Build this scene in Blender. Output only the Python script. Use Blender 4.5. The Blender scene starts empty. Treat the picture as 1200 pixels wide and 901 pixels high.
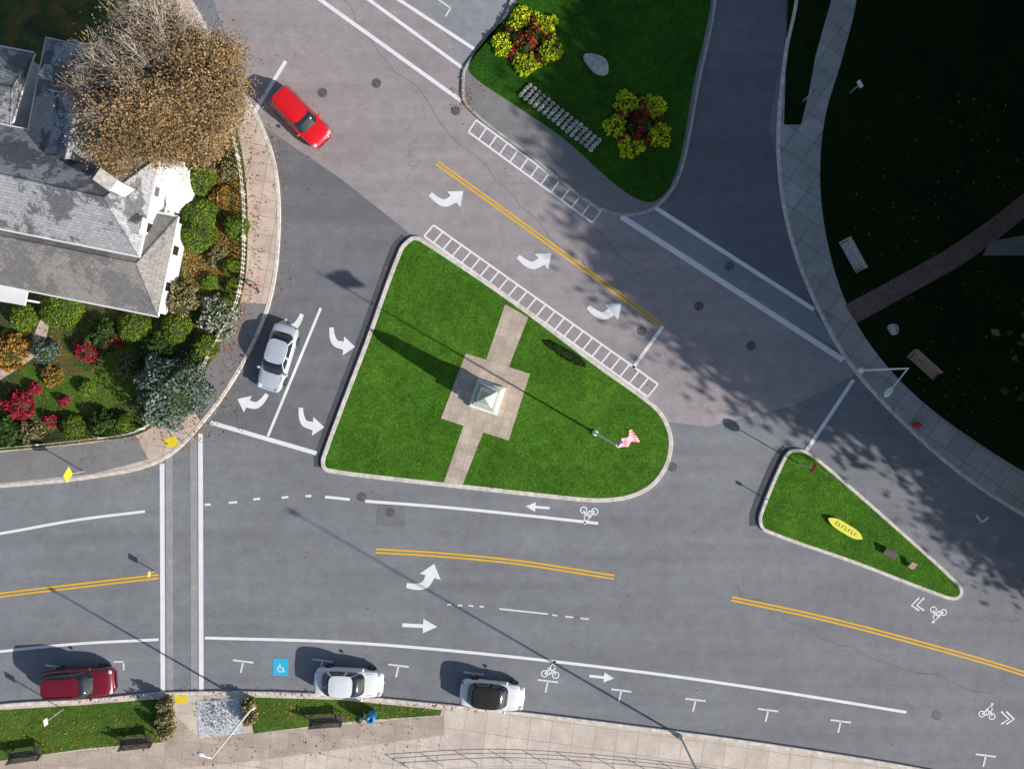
import bpy, bmesh, math, random
import numpy as np
from mathutils import Vector, Matrix
random.seed(7); rng=np.random.default_rng(7)
S=17.0; H=55.0
scene=bpy.context.scene
COL=scene.collection
def W(px,py,h=0.0):
    k=(H-h)/H/S
    return ((px-600)*k,(450.5-py)*k)
def W3(px,py,h=0.0,z=None):
    x,y=W(px,py,h); return (x,y,h if z is None else z)

# ---------------------------------------------------------------- materials
MATS={}
def newmat(name):
    m=bpy.data.materials.new(name); m.use_nodes=True
    nt=m.node_tree; b=nt.nodes['Principled BSDF']
    MATS[name]=m
    return m,nt,b
def N(nt,t,**k):
    n=nt.nodes.new(t)
    for a,v in k.items(): setattr(n,a,v)
    return n
def ramp(nt,fac,stops,interp='LINEAR'):
    r=N(nt,'ShaderNodeValToRGB'); r.color_ramp.interpolation=interp
    e=r.color_ramp.elements
    while len(e)<len(stops): e.new(0.5)
    for i,(p,c) in enumerate(stops):
        e[i].position=p; e[i].color=(c[0],c[1],c[2],1) if hasattr(c,'__len__') else (c,c,c,1)
    nt.links.new(fac,r.inputs[0]); return r.outputs[0]
def noise(nt,vec,scale,detail=4,rough=0.6,dist=0):
    n=N(nt,'ShaderNodeTexNoise'); n.inputs['Scale'].default_value=scale
    n.inputs['Detail'].default_value=detail; n.inputs['Roughness'].default_value=rough
    n.inputs['Distortion'].default_value=dist
    nt.links.new(vec,n.inputs['Vector']); return n.outputs['Fac']
def mix(nt,a,b,fac,mode='MIX'):
    m=N(nt,'ShaderNodeMix',data_type='RGBA',blend_type=mode)
    for s,v in ((0,fac),(6,a),(7,b)):
        if hasattr(v,'is_linked'): nt.links.new(v,m.inputs[s])
        elif hasattr(v,'__len__'): m.inputs[s].default_value=(v[0],v[1],v[2],1)
        else:
            m.inputs[s].default_value=v if s==0 else (v,v,v,1)
    return m.outputs[2]
def pos(nt): return N(nt,'ShaderNodeNewGeometry').outputs['Position']
def bump(nt,b,h,strength=0.3,dist=0.05):
    bp=N(nt,'ShaderNodeBump'); bp.inputs['Strength'].default_value=strength; bp.inputs['Distance'].default_value=dist
    nt.links.new(h,bp.inputs['Height']); nt.links.new(bp.outputs[0],b.inputs['Normal'])

def plain(name,c,rough=0.6,metal=0.0,coat=0.0,var=0.12,scale=6.0):
    m,nt,b=newmat(name); p=N(nt,'ShaderNodeTexCoord').outputs['Object']
    n=noise(nt,p,scale,5)
    d=tuple(max(0,x*(1-var)) for x in c); l=tuple(min(1,x*(1+var)) for x in c)
    nt.links.new(ramp(nt,n,[(0.3,d),(0.7,l)]),b.inputs['Base Color'])
    b.inputs['Roughness'].default_value=rough; b.inputs['Metallic'].default_value=metal
    b.inputs['Coat Weight'].default_value=coat; b.inputs['Coat Roughness'].default_value=0.05
    return m
def asphalt(name,c,crack=0.6,big=0.14,streak=None):
    m,nt,b=newmat(name); p=pos(nt)
    n1=noise(nt,p,0.09,5,0.6); n2=noise(nt,p,1.1,6,0.7); n3=noise(nt,p,9,4,0.8)
    col=ramp(nt,n1,[(0.3,tuple(x*(1-big) for x in c)),(0.7,tuple(x*(1+big) for x in c))])
    col=mix(nt,col,ramp(nt,n2,[(0.25,0.84),(0.75,1.15)]),1.0,'MULTIPLY')
    col=mix(nt,col,ramp(nt,n3,[(0.25,0.78),(0.75,1.22)]),1.0,'MULTIPLY')
    if streak is not None:
        mp=N(nt,'ShaderNodeMapping'); mp.inputs['Rotation'].default_value=(0,0,math.radians(streak)); mp.inputs['Scale'].default_value=(0.035,0.7,1)
        nt.links.new(p,mp.inputs[0])
        col=mix(nt,col,ramp(nt,noise(nt,mp.outputs[0],1.0,4,0.6),[(0.3,0.88),(0.7,1.10)]),1.0,'MULTIPLY')
    nd=N(nt,'ShaderNodeTexNoise'); nd.inputs['Scale'].default_value=0.6; nd.inputs['Detail'].default_value=6
    nt.links.new(p,nd.inputs['Vector'])
    va=N(nt,'ShaderNodeVectorMath',operation='SCALE'); va.inputs['Scale'].default_value=2.2
    nt.links.new(nd.outputs['Color'],va.inputs[0])
    vb=N(nt,'ShaderNodeVectorMath',operation='ADD'); nt.links.new(p,vb.inputs[0]); nt.links.new(va.outputs[0],vb.inputs[1])
    vo=N(nt,'ShaderNodeTexVoronoi',feature='DISTANCE_TO_EDGE'); vo.inputs['Scale'].default_value=0.13
    nt.links.new(vb.outputs[0],vo.inputs['Vector'])
    ck=ramp(nt,vo.outputs['Distance'],[(0.0,1.0),(0.0055,0.0)])
    msk=ramp(nt,noise(nt,p,0.16,3),[(0.5,0.0),(0.62,crack)])
    mm=mix(nt,ck,msk,1.0,'MULTIPLY')
    col=mix(nt,col,tuple(x*0.45 for x in c),mm)
    st=ramp(nt,noise(nt,p,0.45,6,0.65,0.6),[(0.64,0.0),(0.78,0.25)])
    col=mix(nt,col,tuple(x*0.6 for x in c),st)
    nt.links.new(col,b.inputs['Base Color']); b.inputs['Roughness'].default_value=0.93
    b.inputs['Specular IOR Level'].default_value=0.2
    bump(nt,b,n3,0.3,0.02); return m
def paint(name,c,under,wear=0.5):
    m,nt,b=newmat(name); p=pos(nt)
    w=ramp(nt,noise(nt,p,5,8,0.85),[(wear+0.06,0.0),(wear+0.18,0.85)])
    n2=noise(nt,p,1.2,5)
    cc=ramp(nt,n2,[(0.3,tuple(x*0.88 for x in c)),(0.7,c)])
    nt.links.new(mix(nt,cc,under,w),b.inputs['Base Color']); b.inputs['Roughness'].default_value=0.8
    return m
def grassm(name,c1,c2,dry=(0.12,0.10,0.03)):
    m,nt,b=newmat(name); p=pos(nt)
    n1=noise(nt,p,0.25,5,0.6); n3=noise(nt,p,6,6,0.8); n4=noise(nt,p,1.6,5,0.7,0.5)
    col=ramp(nt,n1,[(0.3,c1),(0.7,c2)])
    col=mix(nt,col,ramp(nt,n3,[(0.3,0.40),(0.7,1.65)]),1.0,'MULTIPLY')
    col=mix(nt,col,ramp(nt,n4,[(0.3,0.7),(0.7,1.3)]),1.0,'MULTIPLY')
    col=mix(nt,col,dry,ramp(nt,noise(nt,p,0.7,7,0.75),[(0.6,0.0),(0.78,0.6)]))
    nt.links.new(col,b.inputs['Base Color']); b.inputs['Roughness'].default_value=0.95
    b.inputs['Specular IOR Level'].default_value=0.1
    bump(nt,b,n3,0.8,0.1); return m
def slabs(name,c,sx,sy,rot,joint=0.03,jc=0.45,var=0.12,blotch_col=None):
    m,nt,b=newmat(name); p=pos(nt)
    mp=N(nt,'ShaderNodeMapping'); mp.inputs['Rotation'].default_value=(0,0,math.radians(rot)); nt.links.new(p,mp.inputs[0])
    br=N(nt,'ShaderNodeTexBrick'); br.offset=0.0; br.inputs['Scale'].default_value=1.0
    br.inputs['Brick Width'].default_value=sx; br.inputs['Row Height'].default_value=sy
    br.inputs['Mortar Size'].default_value=joint; br.inputs['Mortar Smooth'].default_value=0.3
    br.inputs['Color1'].default_value=(*[x*(1-var) for x in c],1); br.inputs['Color2'].default_value=(*[x*(1+var) for x in c],1)
    br.inputs['Mortar'].default_value=(*[x*jc for x in c],1)
    nt.links.new(mp.outputs[0],br.inputs['Vector'])
    col=mix(nt,br.outputs['Color'],ramp(nt,noise(nt,p,0.8,7,0.7),[(0.3,0.78),(0.7,1.15)]),1.0,'MULTIPLY')
    col=mix(nt,col,ramp(nt,noise(nt,p,10,4,0.8),[(0.3,0.82),(0.7,1.15)]),1.0,'MULTIPLY')
    if blotch_col: col=mix(nt,col,blotch_col,ramp(nt,noise(nt,p,0.35,8,0.7),[(0.5,0.0),(0.68,0.6)]))
    nt.links.new(col,b.inputs['Base Color']); b.inputs['Roughness'].default_value=0.9
    return m
def leafm(name,cols,clump=0.7):
    m,nt,b=newmat(name)
    g=N(nt,'ShaderNodeNewGeometry')
    r=ramp(nt,g.outputs['Random Per Island'],[(i/max(1,len(cols)-1),c) for i,c in enumerate(cols)])
    n=noise(nt,g.outputs['Position'],clump,4)
    col=mix(nt,r,ramp(nt,n,[(0.3,0.6),(0.7,1.35)]),1.0,'MULTIPLY')
    nt.links.new(col,b.inputs['Base Color']); b.inputs['Roughness'].default_value=0.75
    b.inputs['Specular IOR Level'].default_value=0.2
    return m
def soilm(name,c1,c2,c3):
    m,nt,b=newmat(name); p=pos(nt)
    col=ramp(nt,noise(nt,p,0.6,6,0.7),[(0.35,c1),(0.5,c2),(0.65,c3)])
    n3=noise(nt,p,7,6,0.8)
    col=mix(nt,col,ramp(nt,n3,[(0.3,0.3),(0.7,1.8)]),1.0,'MULTIPLY')
    nt.links.new(col,b.inputs['Base Color']); b.inputs['Roughness'].default_value=0.95; bump(nt,b,n3,0.8,0.1); return m

A_MAIN=asphalt('asphalt_bottom',(0.255,0.257,0.272),0.2,0.12,6)
A_LEFT=asphalt('asphalt_dark',(0.200,0.200,0.215),0.15,0.12,-75)
A_OLD=asphalt('asphalt_old',(0.385,0.340,0.343),0.6,0.10,36)
A_SIDE=asphalt('asphalt_footway',(0.25,0.24,0.24),0.5)
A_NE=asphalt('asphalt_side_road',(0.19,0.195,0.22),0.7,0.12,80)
A_PATCH=asphalt('asphalt_patch',(0.21,0.21,0.22),0.1)
A_KERBSHADE=asphalt('asphalt_kerb_shade',(0.10,0.10,0.11),0.1)  # dark tone for the painted kerb shadow
WHITE=paint('white_road_paint',(0.95,0.95,0.95),(0.36,0.36,0.36),0.60)
WORN=paint('worn_white_road_paint',(0.85,0.85,0.85),(0.28,0.28,0.29),0.48)
YEL=paint('yellow_road_paint',(0.90,0.52,0.04),(0.35,0.28,0.2),0.58)
BLUEP=paint('blue_road_paint',(0.03,0.55,0.85),(0.15,0.3,0.4),0.6)
PAVER=asphalt('grey_brown_crossing_concrete',(0.38,0.36,0.35),0.1)
PAVER2=asphalt('pale_grey_crossing_concrete',(0.29,0.31,0.325),0.3)
GRASS=grassm('lawn_grass',(0.048,0.140,0.012),(0.085,0.205,0.018),(0.10,0.16,0.03))
GRASS_HALFSHADE=grassm('half_shade_toned_lawn',(0.020,0.078,0.008),(0.038,0.125,0.010),(0.04,0.08,0.015))  # half shade from trees put into the grass colour
GRASS_SHADE=grassm('shade_toned_park_grass',(0.005,0.016,0.003),(0.009,0.028,0.004),(0.012,0.02,0.006))  # near-black green: tree shade deepened in the grass colour itself
GRASSV=grassm('verge_grass',(0.060,0.120,0.018),(0.10,0.175,0.025),(0.25,0.18,0.07))
GARDEN=soilm('garden_soil',(0.06,0.035,0.02),(0.045,0.09,0.016),(0.20,0.115,0.03))
CONC=slabs('promenade_concrete',(0.72,0.61,0.52),1.5,1.5,8,0.025,0.65,0.08,(0.58,0.47,0.38))
CONCR=slabs('sidewalk_concrete',(0.46,0.44,0.42),1.5,1.5,35,0.03,0.55,0.12)
CONCL=slabs('sidewalk_pink_concrete',(0.68,0.54,0.45),1.2,1.2,10,0.03,0.65,0.10,(0.54,0.40,0.30))
PLAZA=slabs('plaza_paving',(0.59,0.48,0.385),0.6,0.6,15,0.02,0.75,0.12,(0.43,0.34,0.26))
BRICK=slabs('brick_path',(0.28,0.165,0.145),0.22,0.11,38,0.02,0.5,0.25)
GRAN=plain('granite_kerb',(0.72,0.65,0.58),0.85,var=0.3,scale=3)
GRANW=plain('white_granite',(0.84,0.83,0.79),0.7,var=0.12,scale=4)
GRANG=plain('grey_green_granite',(0.46,0.49,0.45),0.7,var=0.15,scale=4)
STONE=plain('boulder_stone',(0.46,0.46,0.49),0.9,var=0.35,scale=3)
METAL=plain('galvanised_metal',(0.62,0.63,0.65),0.5,0.3)
DARKM=plain('dark_metal',(0.06,0.06,0.065),0.5,0.4)
IRON=plain('cast_iron',(0.15,0.135,0.13),0.7,0.2,var=0.5,scale=12)
WOODG=plain('weathered_wood',(0.58,0.53,0.51),0.8,var=0.3)
WOODB=plain('brown_wood',(0.50,0.33,0.26),0.8,var=0.3)
WOODD=plain('dark_bench_wood',(0.13,0.10,0.085),0.8,var=0.3)
WHITEP=plain('white_painted_wood',(0.86,0.86,0.85),0.6,var=0.05)
FENCEP=plain('cream_fence_paint',(0.62,0.57,0.49),0.8,var=0.15)
GLASS=plain('dark_glass',(0.015,0.02,0.028),0.06,0.0,1.0)
RUBBER=plain('rubber',(0.02,0.02,0.02),0.9)
RIM=plain('alloy_rim',(0.55,0.55,0.57),0.3,0.8)
HEADL=plain('headlamp_lens',(0.75,0.78,0.8),0.1,0.2,1)
TAILL=plain('tail_lamp_lens',(0.45,0.01,0.01),0.2,0,1)
PR=plain('red_car_paint',(0.85,0.012,0.022),0.3,0.0,1,0.03)
PM=plain('maroon_car_paint',(0.20,0.008,0.022),0.3,0.1,1,0.03)
PS=plain('silver_blue_car_paint',(0.60,0.65,0.72),0.35,0.2,1,0.03)
PW=plain('white_car_paint',(0.84,0.85,0.86),0.3,0.0,1,0.02)
BLK=plain('black_fabric_roof',(0.012,0.012,0.014),0.85,0.0,0,0.02)
REDP=plain('red_sign_paint',(0.55,0.02,0.02),0.5); YELS=plain('yellow_sign_paint',(0.90,0.68,0.03),0.5)
YELB=plain('yellow_board_paint',(0.95,0.88,0.08),0.6)
BLUES=plain('blue_bin_paint',(0.02,0.22,0.46),0.5)
FBLUE=plain('flag_blue',(0.02,0.03,0.22),0.8); FRED=plain('flag_red',(0.8,0.03,0.05),0.8); FWHITE=plain('flag_white',(0.92,0.92,0.92),0.8)
SIDING=slabs('white_clapboard',(0.88,0.90,0.93),30,0.14,0,0.02,0.85,0.02)
BARK=plain('bark',(0.13,0.10,0.08),0.9,var=0.35,scale=4)
TWIG=plain('pale_twig_bark',(0.50,0.43,0.36),0.9,var=0.3,scale=4)
def roofm(name,c,light,rot,t=0.46):
    m,nt,b=newmat(name); p=pos(nt)
    mp=N(nt,'ShaderNodeMapping'); mp.inputs['Rotation'].default_value=(0,0,math.radians(rot)); nt.links.new(p,mp.inputs[0])
    br=N(nt,'ShaderNodeTexBrick'); br.inputs['Scale'].default_value=1.0
    br.inputs['Brick Width'].default_value=0.32; br.inputs['Row Height'].default_value=0.17; br.inputs['Mortar Size'].default_value=0.015
    br.inputs['Color1'].default_value=(0.88,0.88,0.88,1); br.inputs['Color2'].default_value=(1.12,1.12,1.12,1); br.inputs['Mortar'].default_value=(0.6,0.6,0.6,1)
    nt.links.new(mp.outputs[0],br.inputs['Vector'])
    col=ramp(nt,noise(nt,p,0.30,9,0.78,0.2),[(t,c),(t+0.03,light)])
    col=mix(nt,col,br.outputs['Color'],1.0,'MULTIPLY')
    col=mix(nt,col,ramp(nt,noise(nt,p,3,5,0.8),[(0.3,0.85),(0.7,1.15)]),1.0,'MULTIPLY')
    nt.links.new(col,b.inputs['Base Color']); b.inputs['Roughness'].default_value=0.9; return m
ROOF=roofm('grey_shingles',(0.16,0.16,0.175),(0.42,0.42,0.435),12,0.47)
ROOFB=roofm('brown_grey_shingles',(0.21,0.20,0.19),(0.31,0.29,0.275),12,0.48)
L_TREE=leafm('autumn_brown_leaves',[(0.17,0.11,0.05),(0.33,0.215,0.095),(0.42,0.275,0.125),(0.36,0.26,0.14),(0.25,0.15,0.06)],0.35)
L_GREEN=leafm('green_leaves',[(0.02,0.05,0.01),(0.045,0.10,0.018),(0.07,0.13,0.02)])
L_HEDGE=leafm('hedge_leaves',[(0.08,0.14,0.014),(0.15,0.23,0.02),(0.23,0.32,0.03)])
L_LIGHT=leafm('yellow_green_leaves',[(0.45,0.58,0.01),(0.68,0.78,0.02),(0.80,0.84,0.04)],2)
L_SPRUCE=leafm('spruce_needles',[(0.07,0.105,0.08),(0.15,0.20,0.16),(0.23,0.29,0.23)],2)
L_TAN=leafm('tan_leaves',[(0.26,0.20,0.09),(0.42,0.34,0.17),(0.15,0.16,0.05)],2)
L_ORANGE=leafm('orange_leaves',[(0.40,0.19,0.03),(0.52,0.30,0.06),(0.26,0.12,0.03),(0.14,0.16,0.03)],2)
L_RED=leafm('crimson_leaves',[(0.30,0.02,0.03),(0.50,0.03,0.07),(0.14,0.02,0.015)],2)
L_REDOR=leafm('red_orange_flowers',[(0.14,0.012,0.01),(0.40,0.03,0.015),(0.42,0.09,0.02),(0.06,0.03,0.01)],2)
L_PALE=leafm('pale_cabbage_leaves',[(0.60,0.66,0.52),(0.82,0.86,0.74),(0.93,0.93,0.88)],2)
L_WHITEF=leafm('white_flowers',[(0.7,0.68,0.6),(0.06,0.11,0.02),(0.5,0.48,0.4),(0.08,0.13,0.03)],2)
L_SILVER=leafm('silver_leaves',[(0.40,0.43,0.44),(0.6,0.62,0.62),(0.7,0.7,0.7)],2)
L_LITTER=leafm('leaf_litter',[(0.50,0.20,0.04),(0.36,0.15,0.04),(0.6,0.34,0.09),(0.25,0.11,0.04)],2)
CORE=plain('shrub_core',(0.03,0.05,0.012),1.0)

# ---------------------------------------------------------------- helpers
def meta(o,label=None,category=None,kind=None,group=None):
    if label: o['label']=label
    if category: o['category']=category
    if kind: o['kind']=kind
    if group: o['group']=group
    return o
def mesh_obj(name,verts,faces,mats,parent=None,smooth=False,midx=None):
    me=bpy.data.meshes.new(name); me.from_pydata([tuple(v) for v in verts],[],[tuple(f) for f in faces])
    if not isinstance(mats,(list,tuple)): mats=[mats]
    for m in mats: me.materials.append(m)
    if midx is not None: me.polygons.foreach_set('material_index',midx)
    if smooth: me.polygons.foreach_set('use_smooth',[True]*len(me.polygons))
    me.update()
    o=bpy.data.objects.new(name,me); COL.objects.link(o)
    if parent: o.parent=parent
    return o
def empty(name,loc,rot=0.0):
    e=bpy.data.objects.new(name,None); e.empty_display_size=0.3; e.location=loc; e.rotation_euler=(0,0,rot); COL.objects.link(e); return e
def cat(pts,closed=False,n=6):
    P=[np.array(p,float) for p in pts]; out=[]; L=len(P)
    rngi=range(L) if closed else range(L-1)
    for i in rngi:
        p0=P[(i-1)%L] if closed or i>0 else P[0]; p1=P[i]; p2=P[(i+1)%L]
        p3=P[(i+2)%L] if closed or i+2<L else P[-1]
        d=np.linalg.norm(p2-p1)+1e-9
        d0=np.linalg.norm(p1-p0)+1e-9; d2=np.linalg.norm(p3-p2)+1e-9
        m1=(p2-p0)/(d0+d)*d if d0>1e-6 else (p2-p1); m2=(p3-p1)/(d2+d)*d if d2>1e-6 else (p2-p1)
        for k in range(n):
            t=k/n; a=2*t**3-3*t**2+1; b=t**3-2*t**2+t; c=-2*t**3+3*t**2; e=t**3-t**2
            out.append(tuple(a*p1+b*m1+c*p2+e*m2))
    if not closed: out.append(tuple(P[-1]))
    return out
def px(pts,h=0): return [W(x,y,h) for x,y in pts]
def area(p): return 0.5*sum(p[i][0]*p[(i+1)%len(p)][1]-p[(i+1)%len(p)][0]*p[i][1] for i in range(len(p)))
def normals(p,closed):
    out=[]; L=len(p)
    for i in range(L):
        a=np.array(p[(i-1)%L] if closed or i>0 else p[i]); b=np.array(p[(i+1)%L] if closed or i<L-1 else p[i])
        t=b-a; t/=np.linalg.norm(t)+1e-9; out.append(np.array((-t[1],t[0])))
    return out
def offset(p,d,closed=True):
    n=normals(p,closed); return [tuple(np.array(q)+d*m) for q,m in zip(p,n)]
def polysheet(name,p,z,mat,z0=None,parent=None):
    if area(p)<0: p=p[::-1]
    bm=bmesh.new(); top=[bm.verts.new((x,y,z)) for x,y in p]
    f=bm.faces.new(top)
    if z0 is not None:
        bot=[bm.verts.new((x,y,z0)) for x,y in p]; L=len(p)
        for i in range(L): bm.faces.new((bot[i],bot[(i+1)%L],top[(i+1)%L],top[i]))
    bm.normal_update(); bmesh.ops.triangulate(bm,faces=[f])
    me=bpy.data.meshes.new(name); bm.to_mesh(me); bm.free(); me.materials.append(mat)
    o=bpy.data.objects.new(name,me); COL.objects.link(o)
    if parent: o.parent=parent
    return o
def strip(V,F,p,width,z,closed=False):
    n=normals(p,closed); b=len(V); hw=width/2
    for q,m in zip(p,n):
        V.append((q[0]+m[0]*hw,q[1]+m[1]*hw,z)); V.append((q[0]-m[0]*hw,q[1]-m[1]*hw,z))
    L=len(p)
    for i in range(L if closed else L-1):
        j=(i+1)%L; F.append((b+2*i+1,b+2*j+1,b+2*j,b+2*i))
def solidstrip(name,p,width,z0,z1,mat,closed=False,parent=None):
    n=normals(p,closed); V=[];F=[];hw=width/2; bv=0.025
    for q,m in zip(p,n):
        for s,z in ((1,z0),(1,z1-bv),(1-bv/hw,z1),(-1+bv/hw,z1),(-1,z1-bv),(-1,z0)):
            V.append((q[0]+m[0]*hw*s,q[1]+m[1]*hw*s,z))
    L=len(p)
    for i in range(L if closed else L-1):
        j=(i+1)%L
        for k in range(5): F.append((6*i+k,6*i+k+1,6*j+k+1,6*j+k))
    return mesh_obj(name,V,F,mat,parent)
def structure(o,label,cat_=None):
    return meta(o,label,cat_ or o.name.split('.')[0].replace('_',' '),'structure')
def bx(V,F,c,s,R=None):
    b=len(V)
    for dx in(-1,1):
        for dy in(-1,1):
            for dz in(-1,1):
                v=Vector((dx*s[0]/2,dy*s[1]/2,dz*s[2]/2))
                if R: v=R@v
                V.append((c[0]+v.x,c[1]+v.y,c[2]+v.z))
    for f in((0,1,3,2),(4,6,7,5),(0,4,5,1),(2,3,7,6),(0,2,6,4),(1,5,7,3)): F.append(tuple(b+i for i in f))
def tube(V,F,pts,radii,n=6,cap=True):
    b=len(V); P=[Vector(p) for p in pts]
    for i,p in enumerate(P):
        d=(P[min(i+1,len(P)-1)]-P[max(i-1,0)])
        if d.length<1e-6: d=Vector((0,0,1))
        d.normalize()
        if abs(d.z)<0.999: u=d.cross(Vector((0,0,1))).normalized()
        else: u=Vector((1,0,0))
        w=d.cross(u)
        for k in range(n):
            a=2*math.pi*k/n; q=p+(u*math.cos(a)+w*math.sin(a))*radii[i]; V.append(tuple(q))
    for i in range(len(P)-1):
        for k in range(n):
            F.append((b+i*n+k,b+i*n+(k+1)%n,b+(i+1)*n+(k+1)%n,b+(i+1)*n+k))
    if cap:
        F.append(tuple(b+k for k in range(n))[::-1]); F.append(tuple(b+(len(P)-1)*n+k for k in range(n)))
def lathe(V,F,prof,n=20,c=(0,0)):
    b=len(V)
    for r,z in prof:
        for k in range(n):
            a=2*math.pi*k/n; V.append((c[0]+r*math.cos(a),c[1]+r*math.sin(a),z))
    for i in range(len(prof)-1):
        for k in range(n): F.append((b+i*n+k,b+i*n+(k+1)%n,b+(i+1)*n+(k+1)%n,b+(i+1)*n+k))
    F.append(tuple(b+(len(prof)-1)*n+k for k in range(n)))
def leaves(centers,size):
    n=len(centers); a=rng.normal(size=(n,3)); a/=np.linalg.norm(a,axis=1)[:,None]
    r=rng.normal(size=(n,3)); b=np.cross(a,r); b/=np.linalg.norm(b,axis=1)[:,None]
    s=(size*(0.6+0.8*rng.random(n)))[:,None]/2
    v=np.stack([centers-a*s*1.2,centers-b*s*0.8,centers+a*s*1.2,centers+b*s*0.8],1).reshape(-1,3)
    f=np.arange(4*n).reshape(-1,4); return v,f
def npmesh(name,v,f,mat,parent=None):
    me=bpy.data.meshes.new(name); me.vertices.add(len(v)); me.vertices.foreach_set('co',v.astype(np.float32).ravel())
    me.loops.add(len(f)*4); me.loops.foreach_set('vertex_index',f.astype(np.int32).ravel())
    me.polygons.add(len(f)); me.polygons.foreach_set('loop_start',np.arange(0,4*len(f),4,dtype=np.int32))
    me.update(calc_edges=True); me.validate(); me.materials.append(mat)
    o=bpy.data.objects.new(name,me); COL.objects.link(o)
    if parent: o.parent=parent
    return o
def dup(root,loc,rotz,scale=1.0):
    r=root.copy(); COL.objects.link(r); r.location=loc; r.rotation_euler=(0,0,rotz); r.scale=(scale,)*3
    for c in root.children:
        k=c.copy(); k.parent=r; COL.objects.link(k)
    return r

# ---------------------------------------------------------------- ground
g=polysheet('ground',[(-900,-900),(900,-900),(900,900),(-900,900)],0.0,GRASSV); structure(g,'wide ground around the road junction')
o=polysheet('road',px([(-500,-500),(1900,-500),(1900,1500),(-500,1500)]),0.004,A_MAIN); structure(o,'grey asphalt main street between beach and green')
o=polysheet('road',px([(120,-400),(250,0),(298,140),(400,210),(478,272),(620,385),(780,494),(830,500),(930,475),(1000,440),(1000,428),(760,250),(545,125),(545,95),(640,0),(760,-400)]),0.008,A_OLD); structure(o,'older brownish asphalt road running diagonally')
o=polysheet('road',px([(296,141),(400,210),(478,272),(376,540),(371,531),(247,497),(290,415),(320,345),(330,260),(324,190)]),0.0085,A_LEFT); structure(o,'darker asphalt side street with two lanes')
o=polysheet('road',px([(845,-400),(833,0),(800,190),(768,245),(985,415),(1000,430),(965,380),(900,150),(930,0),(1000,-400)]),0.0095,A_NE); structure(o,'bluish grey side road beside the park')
o=polysheet('crossing_surface',px([(735,252),(768,245),(952,362),(986,412)]),0.0125,PAVER2); structure(o,'pale grey paved crossing between white lines')
o=polysheet('road',px([(455,-60),(640,-60),(612,-2),(548,80)]),0.0122,asphalt('asphalt_light',(0.33,0.33,0.35),0.3)); structure(o,'lighter grey paved parking lane')
structure(polysheet('asphalt_patch',px([(443,592),(475,592),(474,617),(441,616)]),0.0135,A_PATCH),'square asphalt patch around a manhole')
V=[];F=[]
for pts in ([(400,0),(470,90),(600,230),(700,330)],[(560,160),(640,210),(760,330)],[(880,20),(868,120),(880,230),(900,300)],[(860,690),(1000,760),(1180,820)]):
    q=[(a+random.uniform(-5,5),b+random.uniform(-5,5)) for a,b in cat(pts,False,9)]
    strip(V,F,px(q),0.03,0.0140)
structure(mesh_obj('crack_seal',V,F,plain('tar',(0.14,0.14,0.14),0.8)),'thin tar lines sealing cracks in asphalt')
V=[];F=[]  # painted kerb shadow: dark strips along the west side of both islands
strip(V,F,px(cat([(474,277),(462,290),(424,394),(372,533),(372,547)],False,5)),0.42,0.0150)
strip(V,F,px(cat([(921,524),(909,540),(884,600),(883,616)],False,5)),0.55,0.0150)
structure(mesh_obj('gutter_or_shade_strip',V,F,A_KERBSHADE),'dark painted shade strip along island kerbs')

# ---------------------------------------------------------------- markings
ZM=0.018
def marking(name,strokes,mat,label,z=ZM):
    V=[];F=[]
    for pts,w in strokes: strip(V,F,px(pts),w/S,z)
    o=mesh_obj(name,V,F,mat); return structure(o,label)
def double_yellow(pts,label,n=6,w=2.2,gap=4.0):
    q=px(cat(pts,False,n)); V=[];F=[]
    for s in(-1,1): strip(V,F,offset(q,s*gap/2/S,False),w/S,ZM)
    structure(mesh_obj('double_yellow_line',V,F,YEL),label)
double_yellow([(512,191),(640,283),(775,381)],'double yellow centre line on older road')
double_yellow([(440,645),(520,650),(610,659),(720,676)],'double yellow centre line on main street')
double_yellow([(-150,718),(0,697),(100,685),(186,675)],'double yellow line ending at the crosswalk')
double_yellow([(857,701),(960,723),(1080,754),(1200,789),(1400,860)],'curving double yellow line on main street')
for pts,w,l in (
 ([(0-150,648),(0,625),(90,609),(170,599)],3.2,'white edge line near the corner sidewalk'),
 ([(428,587),(520,594),(610,603),(701,613)],3.4,'white edge line beside bicycle lane'),
 ([(-150,780),(0,763),(90,754),(186,749)],3.2,'white parking lane line'),
 ([(240,747),(400,752),(560,765),(760,788),(920,811),(1062,834)],3.4,'long curving white parking lane line'),
 ):
    marking('white_line',[(cat(pts,False,6),w)],WHITE,l)
marking('white_line',[([(300,-54),(375,0),(541,119)],4.5)],WHITE,'white lane line of older road')
marking('white_line',[([(395,-25),(432,0),(546,83)],4)],WHITE,'white parking lane line')
marking('white_line',[([(430,-25),(467,0),(556,58)],4)],WHITE,'white parking lane line near the green')
marking('white_line',[([(376,361),(314,511)],3.2)],WHITE,'white line between two turn lanes')
marking('stop_line',[([(247,495),(371,531)],5)],WHITE,'white stop line of side street')
marking('stop_line',[([(297,134),(335,72)],4.5)],WHITE,'white stop line by the red car')
marking('stop_line',[([(777,382),(742,431)],4)],WHITE,'white stop line on older road')
marking('stop_line',[([(1000,445),(945,528)],4.5)],WHITE,'white line towards triangular island')
marking('crosswalk_line',[([(728,254),(988,422)],6.5)],WHITE,'thick white crosswalk line')
marking('crosswalk_line',[([(767,243),(954,363)],5)],WHITE,'white crosswalk line')
for x,d,y0 in((190,1,543),(235,-1,508)):
    marking('crosswalk_line',[([(x,y0),(x+1,811)],5.5)],WHITE,'white crosswalk line across main street')
    xx=x+d*8.2
    marking('crosswalk_paving',[([(xx,(532 if d>0 else 512)),(xx+1,811)],8.0)],PAVER,'narrow plain grey concrete band of crosswalk',0.0165)
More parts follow.
